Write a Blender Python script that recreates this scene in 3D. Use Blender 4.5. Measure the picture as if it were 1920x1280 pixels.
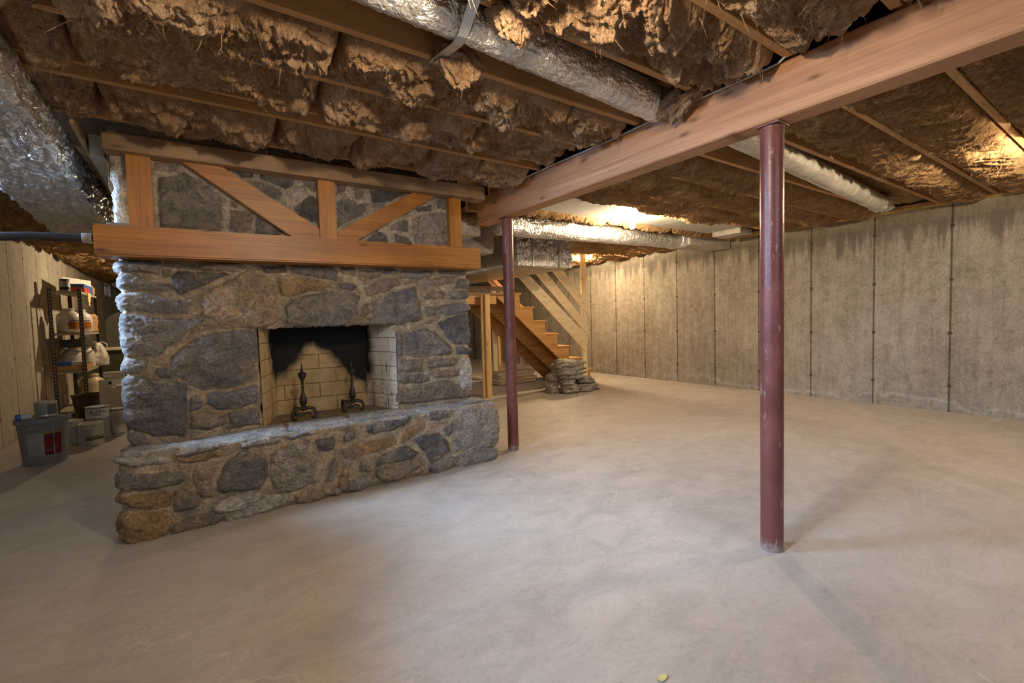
import bpy, bmesh, math, random
import numpy as np
from mathutils import Vector, Matrix

for o in list(bpy.data.objects): bpy.data.objects.remove(o)
SC = bpy.context.scene
COL = SC.collection

# ------------------------------------------------------------------ camera
F_PX, YAW, PITCH, ROLL, EYE = 864.8, .6041, .0499, .02777, 1.22
def camera():
    cy, sy, cp, sp = math.cos(YAW), math.sin(YAW), math.cos(PITCH), math.sin(PITCH)
    fwd = Vector((sy*cp, cy*cp, -sp)); right = Vector((cy, -sy, 0)); down = fwd.cross(right)
    r = right*math.cos(ROLL) + down*math.sin(ROLL)
    d = down*math.cos(ROLL) - right*math.sin(ROLL)
    m = Matrix((r, -d, -fwd)).transposed().to_4x4(); m.translation = (0, 0, EYE)
    c = bpy.data.cameras.new('camera'); c.sensor_width = 36; c.lens = F_PX/1920*36
    c.clip_start = .02; c.clip_end = 100
    o = bpy.data.objects.new('camera', c); o.matrix_world = m; COL.objects.link(o)
    SC.camera = o
camera()
# ------------------------------------------------------------------ sky outside, daylight, exposure
w = bpy.data.worlds.new('sky'); SC.world = w; w.use_nodes = True
wn = w.node_tree; bg = wn.nodes['Background']
bg.inputs[0].default_value = (.55, .72, 1, 1); bg.inputs[1].default_value = 2.0
SC.view_settings.view_transform = 'Standard'; SC.view_settings.look = 'None'
SC.view_settings.exposure = 0.72; SC.view_settings.gamma = 1; SC.view_settings.use_curve_mapping = False
def area(name, loc, target, sx, sy, power, color, spread):
    l = bpy.data.lights.new(name, 'AREA'); l.shape = 'RECTANGLE'; l.size = sx; l.size_y = sy
    l.energy = power; l.color = color; l.spread = math.radians(spread)
    o = bpy.data.objects.new(name, l); o.location = loc
    o.rotation_euler = (Vector(target)-Vector(loc)).to_track_quat('-Z', 'Y').to_euler()
    COL.objects.link(o); return o
# daylight entering the high window in the left wall and the one behind the camera
DAY = (.50, .70, 1.0)
area('daylight_left_window', (-2.2, 3.80, 2.12), (.75, 2.45, .30), 1.1, .5, 125, DAY, 105)
area('added_near_left_daylight', (-2.2, 1.15, 2.15), (1.25, 1.75, 0), 1.0, .5, 48, DAY, 80)  # unseen second window's light, added to spread daylight over the foreground floor
area('daylight_rear_window', (1.0, -3.0, 2.2), (1.3, .8, .3), 1.2, .5, 12, DAY, 120)
BULB_COLOR = (1.0, .775, .51)
BULB_STRENGTH = 800

# ------------------------------------------------------------------ numpy noise
def _h(ix, iy, s):
    n = (ix.astype(np.int64)*374761393 + iy.astype(np.int64)*668265263 + s*1442695041) & 0xffffffff
    n = ((n ^ (n >> 13))*1274126177) & 0xffffffff
    return ((n ^ (n >> 16)) & 0xffff)/65535.0
def pn(x, y, s=0):
    x = np.asarray(x, float); y = np.asarray(y, float)
    ix = np.floor(x); iy = np.floor(y); fx = x-ix; fy = y-iy
    def g(dx, dy):
        a = _h(ix+dx, iy+dy, s)*2*np.pi
        return np.cos(a)*(fx-dx) + np.sin(a)*(fy-dy)
    u = fx*fx*fx*(fx*(fx*6-15)+10); v = fy*fy*fy*(fy*(fy*6-15)+10)
    return ((g(0,0)*(1-u)+g(1,0)*u)*(1-v) + (g(0,1)*(1-u)+g(1,1)*u)*v)*1.5
def fbm(x, y, s=0, o=4, gain=.5):
    r = 0; a = 1; f = 1
    for k in range(o):
        r = r + a*pn(x*f, y*f, s+k*17); a *= gain; f *= 2.03
    return r

# ------------------------------------------------------------------ object helpers
def link(name, me, parent=None, loc=None):
    o = bpy.data.objects.new(name, me); COL.objects.link(o)
    if parent is not None: o.parent = parent
    if loc is not None: o.location = loc
    return o
def wpos(o):
    p = Vector((0,0,0))
    while o is not None: p = p + o.location; o = o.parent
    return p
class MB:
    """collects shapes in world coordinates, links them as one mesh"""
    def __init__(s): s.b = bmesh.new()
    def box(s, lo, hi, bev=0, rot=None, seg=1):
        lo = Vector(lo); hi = Vector(hi); c = (lo+hi)/2; d = hi-lo
        t = bmesh.new(); bmesh.ops.create_cube(t, size=1)
        bmesh.ops.scale(t, vec=d, verts=t.verts)
        if bev: bmesh.ops.bevel(t, geom=list(t.edges), offset=bev, segments=seg+1, affect='EDGES', profile=.6)
        if rot is not None: bmesh.ops.transform(t, matrix=rot.to_4x4(), verts=t.verts)
        bmesh.ops.translate(t, vec=c, verts=t.verts); return s._add(t)
    def _add(s, t):
        me = bpy.data.meshes.new('t'); t.to_mesh(me); t.free(); s.b.from_mesh(me); bpy.data.meshes.remove(me); return s
    def beam(s, a, b, wd, ht, up=(0,0,1), bev=.002):
        a = Vector(a); b = Vector(b); d = b-a; L = d.length; x = d.normalized(); up = Vector(up)
        y = up.cross(x).normalized(); z = x.cross(y)
        t = bmesh.new(); bmesh.ops.create_cube(t, size=1); bmesh.ops.scale(t, vec=(L, wd, ht), verts=t.verts)
        if bev: bmesh.ops.bevel(t, geom=list(t.edges), offset=bev, segments=2, affect='EDGES')
        m = Matrix((x, y, z)).transposed().to_4x4(); m.translation = (a+b)/2
        bmesh.ops.transform(t, matrix=m, verts=t.verts); return s._add(t)
    def prism(s, pts, axis, a, b, bev=0):
        t = bmesh.new(); vs = []
        for v in (a, b):
            r = []
            for p in pts:
                q = list(p); q.insert(axis, v); r.append(t.verts.new(q))
            vs.append(r)
        t.faces.new(vs[0]); t.faces.new(list(reversed(vs[1])))
        n = len(pts)
        for i in range(n): t.faces.new((vs[0][i], vs[1][i], vs[1][(i+1)%n], vs[0][(i+1)%n]))
        bmesh.ops.recalc_face_normals(t, faces=t.faces)
        if bev: bmesh.ops.bevel(t, geom=list(t.edges), offset=bev, segments=2, affect='EDGES')
        return s._add(t)
    def lathe(s, prof, c, n=40, axis='Z', cap=True):
        t = bmesh.new(); rings = []
        for r, z in prof:
            rings.append([t.verts.new((r*math.cos(2*math.pi*k/n), r*math.sin(2*math.pi*k/n), z)) for k in range(n)])
        for i in range(len(prof)-1):
            for k in range(n): t.faces.new((rings[i][k], rings[i][(k+1)%n], rings[i+1][(k+1)%n], rings[i+1][k]))
        if cap:
            t.faces.new(list(reversed(rings[0]))); t.faces.new(rings[-1])
        if axis == 'X': bmesh.ops.rotate(t, matrix=Matrix.Rotation(math.pi/2, 3, 'Y'), verts=t.verts)
        if axis == 'Y': bmesh.ops.rotate(t, matrix=Matrix.Rotation(-math.pi/2, 3, 'X'), verts=t.verts)
        bmesh.ops.translate(t, vec=c, verts=t.verts); return s._add(t)
    def tube(s, pts, r, n=10):
        pts = [Vector(p) for p in pts]; t = bmesh.new(); rings = []
        rr = r if isinstance(r, (list, tuple)) else [r]*len(pts)
        px = None
        for i, p in enumerate(pts):
            d = (pts[min(i+1, len(pts)-1)]-pts[max(i-1, 0)]).normalized()
            if px is None: px = d.orthogonal().normalized()
            px = (px - d*px.dot(d)).normalized(); py = d.cross(px)
            rings.append([t.verts.new(p+(px*math.cos(2*math.pi*k/n)+py*math.sin(2*math.pi*k/n))*rr[i]) for k in range(n)])
        for i in range(len(pts)-1):
            for k in range(n): t.faces.new((rings[i][k], rings[i][(k+1)%n], rings[i+1][(k+1)%n], rings[i+1][k]))
        t.faces.new(list(reversed(rings[0]))); t.faces.new(rings[-1])
        return s._add(t)
    def build(s, name, mt, parent=None, smooth=False, origin=None):
        bmesh.ops.recalc_face_normals(s.b, faces=s.b.faces)
        if parent is not None: org = wpos(parent)
        elif origin is not None: org = Vector(origin)
        else:
            vs = [v.co for v in s.b.verts]
            mn = [min(v[i] for v in vs) for i in range(3)]; mx = [max(v[i] for v in vs) for i in range(3)]
            org = Vector(((mn[0]+mx[0])/2, (mn[1]+mx[1])/2, mn[2]))
        bmesh.ops.translate(s.b, vec=-org, verts=s.b.verts)
        me = bpy.data.meshes.new(name); s.b.to_mesh(me); s.b.free()
        if smooth:
            me.polygons.foreach_set('use_smooth', [True]*len(me.polygons))
            try: me.set_sharp_from_angle(angle=math.radians(smooth if smooth is not True else 40))
            except Exception: pass
        me.materials.append(mt)
        return link(name, me, parent, None if parent is not None else org)
def tag(o, label=None, cat=None, group=None, kind=None):
    if label: o['label'] = label
    if cat: o['category'] = cat
    if group: o['group'] = group
    if kind: o['kind'] = kind
    return o
def thing(name, loc, label, cat, group=None):
    o = bpy.data.objects.new(name, None); o.location = loc; o.empty_display_size = .05; COL.objects.link(o)
    return tag(o, label, cat, group)
def grid_mesh(name, P, col=None, mt=None, origin=(0,0,0), parent=None, extra=None, smooth=True, flip=False):
    """P: (n,m,3) array of world points -> one quad grid mesh; extra = (verts, faces) appended"""
    n, m, _ = P.shape; idx = np.arange(n*m).reshape(n, m)
    f = np.stack([idx[:-1,:-1], idx[1:,:-1], idx[1:,1:], idx[:-1,1:]], -1).reshape(-1, 4)
    if flip: f = f[:, ::-1]
    V = P.reshape(-1, 3)
    if extra is not None and len(extra[0]):
        f = np.concatenate([f, np.array(extra[1])+len(V)]); V = np.concatenate([V, np.array(extra[0])])
    org = np.array(wpos(parent)) if parent is not None else np.array(origin, float)
    V = V - org
    me = bpy.data.meshes.new(name); me.vertices.add(len(V)); me.vertices.foreach_set('co', V.astype(np.float32).ravel())
    me.loops.add(len(f)*4); me.loops.foreach_set('vertex_index', f.astype(np.int32).ravel())
    me.polygons.add(len(f)); me.polygons.foreach_set('loop_start', np.arange(0, len(f)*4, 4, dtype=np.int32))
    me.update(calc_edges=True)
    me.polygons.foreach_set('use_smooth', [smooth]*len(f))
    if col is not None:
        at = me.color_attributes.new('Col', 'FLOAT_COLOR', 'POINT')
        c = np.ones((len(V), 4), np.float32); c[:len(col.reshape(-1, 3)), :3] = col.reshape(-1, 3)
        at.data.foreach_set('color', c.ravel())
    if mt: me.materials.append(mt)
    me.validate(); me.update()
    return link(name, me, parent, None if parent is not None else Vector(origin))

# ------------------------------------------------------------------ materials
class NT:
    def __init__(s, name):
        s.m = bpy.data.materials.new(name); s.m.use_nodes = True; s.t = s.m.node_tree
        s.p = s.t.nodes['Principled BSDF']; s.L = s.t.links.new; s.N = s.t.nodes.new
    def co(s, kind='Object', scale=(1,1,1), rot=(0,0,0)):
        c = s.N('ShaderNodeTexCoord'); mp = s.N('ShaderNodeMapping')
        mp.inputs['Scale'].default_value = scale; mp.inputs['Rotation'].default_value = rot
        if kind == 'World':
            g = s.N('ShaderNodeNewGeometry'); s.L(g.outputs['Position'], mp.inputs[0])
        else: s.L(c.outputs[kind], mp.inputs[0])
        return mp.outputs[0]
    def noise(s, co, scale, detail=5, rough=.55, dist=0, out='Fac', con=1.55):
        n = s.N('ShaderNodeTexNoise'); n.inputs['Scale'].default_value = scale; n.inputs['Detail'].default_value = detail
        n.inputs['Roughness'].default_value = rough; n.inputs['Distortion'].default_value = dist
        s.L(co, n.inputs['Vector'])
        if out != 'Fac': return n.outputs[out]
        k = s.N('ShaderNodeMapRange'); k.inputs[1].default_value = .5-.5/con; k.inputs[2].default_value = .5+.5/con
        s.L(n.outputs[0], k.inputs[0]); return k.outputs[0]
    def vor(s, co, scale, feature='F1', out='Distance'):
        n = s.N('ShaderNodeTexVoronoi'); n.feature = feature; n.inputs['Scale'].default_value = scale
        s.L(co, n.inputs['Vector']); return n.outputs[out]
    def ramp(s, fac, stops):
        r = s.N('ShaderNodeValToRGB'); e = r.color_ramp.elements
        while len(e) < len(stops): e.new(.5)
        for i, (p, c) in enumerate(stops):
            e[i].position = p
            if not isinstance(c, tuple): c = (c, c, c)
            e[i].color = (*c, 1)
        s.L(fac, r.inputs[0]); return r.outputs[0]
    def mix(s, a, b, fac, mode='MIX'):
        n = s.N('ShaderNodeMix'); n.data_type = 'RGBA'; n.blend_type = mode
        for sock, v in ((n.inputs[6], a), (n.inputs[7], b), (n.inputs[0], fac)):
            if isinstance(v, tuple): sock.default_value = (*v, 1)
            elif isinstance(v, (int, float)): sock.default_value = v
            else: s.L(v, sock)
        return n.outputs[2]
    def math(s, op, a, b=0.0, c=0.0):
        n = s.N('ShaderNodeMath'); n.operation = op
        for i, v in enumerate((a, b, c)):
            if isinstance(v, (int, float)): n.inputs[i].default_value = v
            else: s.L(v, n.inputs[i])
        return n.outputs[0]
    def bump(s, h, strength=.4, dist=.01, prev=None):
        b = s.N('ShaderNodeBump'); b.inputs['Strength'].default_value = strength; b.inputs['Distance'].default_value = dist
        s.L(h, b.inputs['Height'])
        if prev is not None: s.L(prev, b.inputs['Normal'])
        return b.outputs[0]
    def attr(s, n='Col'):
        a = s.N('ShaderNodeAttribute'); a.attribute_name = n; return a.outputs['Color']
    def done(s, color=None, rough=.6, metal=0, nrm=None, spec=None, **kw):
        p = s.p
        for k, v in (('Base Color', color), ('Roughness', rough), ('Metallic', metal), ('Normal', nrm), ('Specular IOR Level', spec)):
            if v is None: continue
            if isinstance(v, tuple): p.inputs[k].default_value = (*v, 1)
            elif isinstance(v, (int, float)): p.inputs[k].default_value = v
            else: s.L(v, p.inputs[k])
        for k, v in kw.items(): p.inputs[k.replace('_', ' ')].default_value = v
        return s.m
def paint(name, c, rough=.5, metal=0, var=.12, scale=18, bump=.05, **kw):
    t = NT(name); co = t.co()
    n = t.noise(co, scale, 4)
    c2 = tuple(max(0, x*(1-var)) for x in c); c3 = tuple(min(1, x*(1+var)) for x in c)
    return t.done(t.ramp(n, [(.3, c2), (.7, c3)]), rough, metal, t.bump(t.noise(co, scale*5, 3), bump, .002), **kw)
def wood(name, dk, lt, axis=0, rough=.6, knots=.5, stain=.25, fine=60, dist=.35, kcol=None, flat=1):
    t = NT(name)
    sc = [9, 9, 9]; sc[axis] = .55
    co = t.co('Object', tuple(sc))
    rings = t.noise(co, 1.0, 6, .6, dist*3)
    f = [fine]*3; f[axis] = 2.0
    fn = t.noise(t.co('Object', tuple(f)), 1.0, 3, .7, .3)
    base = t.ramp(rings, [(.28, dk), (.5, tuple((a+b)/2 for a, b in zip(dk, lt))), (.72, lt)])
    base = t.mix(base, t.ramp(fn, [(.3, tuple(c*.74 for c in dk)), (.6, lt)]), .3)
    big = t.noise(t.co('Object', (1,1,1)), 1.3, 4, .6)
    base = t.mix(base, tuple(c*.5 for c in dk), t.ramp(big, [(.52, 0.0), (.75, stain)]))
    if flat == axis: flat = 0
    oc = t.N('ShaderNodeTexCoord'); sx = t.N('ShaderNodeSeparateXYZ'); t.L(oc.outputs['Object'], sx.inputs[0]); cb_ = t.N('ShaderNodeCombineXYZ')
    oth = ({0, 1, 2}-{axis, flat}).pop()
    t.L(t.math('MULTIPLY', sx.outputs[axis], 1.9), cb_.inputs[0]); t.L(t.math('MULTIPLY', sx.outputs[oth], 5.2), cb_.inputs[1])
    vv_ = t.N('ShaderNodeTexVoronoi'); vv_.voronoi_dimensions = '2D'; vv_.inputs['Scale'].default_value = 1; t.L(cb_.outputs[0], vv_.inputs['Vector']); kd = vv_.outputs['Distance']
    kk = t.ramp(kd, [(.025, knots), (.045, knots*.7), (.075, knots*.22), (.12, 0.0)])
    base = t.mix(base, kcol or (dk[0]*.42, dk[1]*.30, dk[2]*.22), kk)
    return t.done(base, rough, 0, t.bump(t.mix(fn, rings, .4), .25, .004))
def foil(name, c=(.72,.71,.69), rough=.28, scrim=220, crump=9, amt=.6, metal=.85):
    t = NT(name); co = t.co('World')
    cr = t.noise(co, crump, 5, .65, .8)
    w1 = t.noise(t.co('World', (1,1,1), (.4,.5,.7)), crump*3.1, 3, .6, .5)
    v = t.vor(co, scrim*.35)
    h = t.bump(cr, amt, .03); h = t.bump(w1, amt*.7, .012, h); h = t.bump(v, .35, .003, h)
    return t.done(t.ramp(cr, [(.3, tuple(x*.7 for x in c)), (.7, c)]), rough, metal, h)
# stone outlines (x, z) in metres on their wall planes: colour class, corners
LOW = [
('g',[(-0.358,1.631),(-0.238,1.641),(-0.136,1.632),(-0.147,1.557),(-0.361,1.564)]),
('b',[(-0.125,1.633),(0.026,1.625),(0.028,1.601),(-0.062,1.593),(-0.122,1.605)]),
('b',[(0.041,1.621),(0.141,1.65),(0.294,1.637),(0.283,1.586),(0.055,1.583)]),
('g',[(-0.368,1.559),(-0.278,1.558),(-0.201,1.514),(-0.102,1.488),(-0.1,1.446),(-0.183,1.445),(-0.374,1.461)]),
('b',[(-0.138,1.59),(-0.093,1.583),(-0.1,1.535),(-0.137,1.539)]),
('d',[(-0.096,1.54),(-0.055,1.579),(0.12,1.578),(0.23,1.569),(0.066,1.482),(-0.048,1.428),(-0.095,1.484)]),
('g',[(-0.369,1.43),(-0.241,1.445),(-0.102,1.413),(-0.002,1.389),(0.016,1.36),(-0.022,1.308),(-0.205,1.316),(-0.374,1.336)]),
('t',[(0.051,1.418),(0.149,1.488),(0.291,1.571),(0.337,1.603),(0.435,1.565),(0.495,1.462),(0.503,1.315),(0.484,1.231),(0.399,1.202),(0.16,1.21),(0.122,1.271),(0.057,1.292)]),
('g',[(-0.375,1.318),(-0.305,1.313),(-0.117,1.276),(0.064,1.282),(0.054,1.243),(-0.062,1.151),(-0.182,1.049),(-0.34,1.05),(-0.394,1.077)]),
('b',[(0.038,1.244),(0.103,1.242),(0.119,1.216),(0.019,1.186),(-0.013,1.177)]),
('g',[(-0.393,1.041),(-0.291,1.042),(-0.231,1.029),(-0.237,0.973),(-0.283,0.94),(-0.398,0.951)]),
('b',[(-0.213,1.009),(-0.13,1.017),(-0.14,0.989),(-0.2,0.989)]),
('g',[(-0.201,0.961),(-0.162,0.986),(-0.112,0.934),(-0.122,0.887),(-0.181,0.912),(-0.213,0.943)]),
('g',[(-0.122,1.035),(-0.08,1.094),(0.034,1.156),(0.176,1.19),(0.272,1.196),(0.361,1.182),(0.372,1.026),(0.349,0.944),(0.349,0.84),(0.183,0.811),(0.032,0.803),(-0.03,0.849),(-0.098,0.904),(-0.132,0.983)]),
('d',[(-0.375,0.921),(-0.297,0.932),(-0.152,0.9),(-0.045,0.86),(-0.044,0.733),(-0.054,0.608),(-0.079,0.524),(-0.23,0.549),(-0.349,0.625),(-0.39,0.641)]),
('g',[(-0.035,0.761),(-0.001,0.787),(0.029,0.744),(0.018,0.686),(-0.039,0.679)]),
('g',[(0.056,0.785),(0.217,0.792),(0.348,0.819),(0.346,0.683),(0.228,0.663),(0.108,0.669),(0.044,0.712)]),
('b',[(-0.035,0.674),(0.074,0.663),(0.166,0.64),(0.145,0.567),(0.052,0.542),(-0.045,0.567)]),
('g',[(0.175,0.644),(0.354,0.661),(0.357,0.535),(0.239,0.532),(0.152,0.526)]),
('g',[(-0.392,0.618),(-0.315,0.592),(-0.238,0.532),(-0.248,0.486),(-0.397,0.523)]),
('d',[(0.396,1.626),(0.571,1.638),(0.574,1.591),(0.427,1.586)]),
('g',[(0.6,1.639),(0.849,1.649),(0.927,1.605),(0.912,1.539),(0.789,1.554),(0.598,1.594)]),
('b',[(0.939,1.629),(1.058,1.634),(1.043,1.567),(0.949,1.594)]),
('b',[(1.075,1.622),(1.27,1.642),(1.255,1.591),(1.114,1.532),(1.072,1.549)]),
('g',[(1.283,1.642),(1.401,1.64),(1.386,1.608),(1.294,1.605)]),
('g',[(1.414,1.622),(1.709,1.638),(1.678,1.584),(1.534,1.56),(1.411,1.57)]),
('g',[(1.738,1.633),(2.064,1.651),(2.063,1.615),(1.767,1.607)]),
('o',[(0.514,1.536),(0.638,1.55),(0.822,1.543),(0.865,1.497),(0.785,1.466),(0.633,1.436),(0.538,1.413),(0.515,1.447)]),
('d',[(0.917,1.528),(1.017,1.53),(1.063,1.488),(1.015,1.469),(0.933,1.48)]),
('b',[(1.112,1.483),(1.214,1.54),(1.385,1.582),(1.409,1.519),(1.288,1.466),(1.146,1.421)]),
('b',[(1.424,1.545),(1.548,1.561),(1.547,1.534),(1.436,1.519)]),
('b',[(1.598,1.562),(1.767,1.593),(1.935,1.598),(1.886,1.541),(1.719,1.518),(1.618,1.529)]),
('g',[(1.934,1.57),(2.063,1.601),(2.059,1.503),(1.885,1.5)]),
('b',[(1.614,1.443),(1.717,1.471),(1.822,1.465),(1.789,1.396),(1.613,1.396)]),
('g',[(1.837,1.472),(2.058,1.488),(2.055,1.404),(1.85,1.396)]),
('g',[(0.545,1.346),(0.631,1.414),(0.806,1.455),(1.014,1.457),(1.079,1.421),(1.043,1.305),(0.967,1.191),(0.772,1.192),(0.622,1.203),(0.539,1.217),(0.538,1.301)]),
('b',[(1.094,1.353),(1.132,1.378),(1.147,1.291),(1.065,1.256)]),
('b',[(0.979,1.209),(1.041,1.262),(1.164,1.247),(1.149,1.185),(0.984,1.185)]),
('g',[(1.157,1.378),(1.327,1.454),(1.532,1.501),(1.569,1.377),(1.592,1.231),(1.464,1.208),(1.369,1.184),(1.186,1.184),(1.165,1.266)]),
('g',[(1.61,1.33),(1.697,1.336),(1.724,1.268),(1.621,1.257)]),
('g',[(1.712,1.336),(1.958,1.376),(2.07,1.347),(2.067,1.29),(1.814,1.259),(1.74,1.295)]),
('b',[(1.576,1.198),(1.694,1.242),(1.663,1.202),(1.59,1.184)]),
('d',[(1.714,1.194),(1.939,1.278),(2.099,1.268),(2.111,1.132),(2.09,0.997),(1.897,1.0),(1.807,1.088)]),
('g',[(1.428,1.12),(1.607,1.159),(1.707,1.116),(1.842,0.99),(1.848,0.918),(1.491,0.926),(1.413,0.947)]),
('g',[(1.347,1.149),(1.413,1.143),(1.408,0.932),(1.346,0.937)]),
('g',[(1.341,0.907),(1.407,0.91),(1.403,0.804),(1.34,0.81)]),
('b',[(1.419,0.909),(1.572,0.905),(1.576,0.796),(1.414,0.799)]),
('b',[(1.604,0.872),(1.75,0.892),(1.901,0.881),(1.899,0.833),(1.782,0.818),(1.627,0.815)]),
('g',[(1.344,0.794),(1.584,0.78),(1.632,0.721),(1.539,0.699),(1.403,0.705),(1.341,0.734)]),
('b',[(1.658,0.726),(1.643,0.79),(1.799,0.801),(1.906,0.775),(1.914,0.734),(1.822,0.71)]),
('b',[(1.417,0.681),(1.623,0.698),(1.796,0.705),(1.911,0.653),(2.029,0.574),(2.084,0.525),(1.701,0.531),(1.435,0.534),(1.333,0.547),(1.339,0.69)]),
('l',[(1.927,0.839),(2.021,0.881),(2.106,0.867),(2.096,0.583),(2.01,0.584),(1.936,0.609),(1.922,0.717)]),
('d',[(1.878,0.98),(2.091,0.976),(2.089,0.91),(1.884,0.919)]),
]
UP = [
('g',[(-0.142,2.284),(-0.056,2.289),(-0.014,2.236),(-0.061,2.186),(-0.139,2.184)]),
('m',[(-0.132,2.148),(0.002,2.201),(0.129,2.143),(0.211,2.063),(0.197,1.971),(0.196,1.845),(0.038,1.838),(-0.14,1.844)]),
('b',[(0.251,2.057),(0.3,2.04),(0.293,2.004),(0.243,2.004)]),
('b',[(0.242,1.987),(0.385,1.991),(0.363,1.859),(0.27,1.846),(0.231,1.871)]),
('d',[(0.399,1.957),(0.463,1.951),(0.591,1.866),(0.478,1.827),(0.377,1.831)]),
('d',[(0.223,2.286),(0.394,2.291),(0.386,2.219),(0.318,2.204)]),
('d',[(0.415,2.282),(0.501,2.29),(0.656,2.278),(0.64,2.19),(0.582,2.158),(0.497,2.206),(0.433,2.221)]),
('g',[(0.358,2.192),(0.475,2.203),(0.57,2.144),(0.534,2.085),(0.449,2.116)]),
('m',[(0.668,2.267),(0.796,2.281),(0.78,2.171),(0.708,2.217)]),
('l',[(0.61,2.121),(0.675,2.19),(0.702,2.217),(0.727,2.175),(0.617,2.055)]),
('d',[(0.617,2.05),(0.758,2.156),(0.794,2.127),(0.787,1.955),(0.655,1.998)]),
('d',[(0.935,2.284),(1.01,2.295),(0.995,2.21),(0.936,2.173)]),
('g',[(1.045,2.282),(1.129,2.288),(1.136,2.181),(1.075,2.155)]),
('d',[(1.177,2.283),(1.542,2.295),(1.337,2.181),(1.196,2.139)]),
('g',[(0.934,2.132),(1.016,2.166),(1.086,2.127),(1.184,2.144),(1.157,2.086),(0.925,1.927)]),
('d',[(1.549,2.136),(1.707,2.199),(1.691,2.145),(1.576,2.106)]),
('g',[(1.738,2.229),(1.852,2.296),(1.869,2.15),(1.75,2.164)]),
('m',[(1.519,2.062),(1.69,2.118),(1.86,2.136),(1.85,1.858),(1.551,1.839),(1.513,1.933)]),
('g',[(1.329,1.981),(1.41,2.045),(1.491,2.04),(1.487,1.95),(1.34,1.95)]),
('d',[(1.122,1.853),(1.225,1.934),(1.312,1.904),(1.323,1.836),(1.22,1.836)]),
('g',[(1.366,1.927),(1.485,1.905),(1.524,1.843),(1.355,1.832)]),
]
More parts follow.
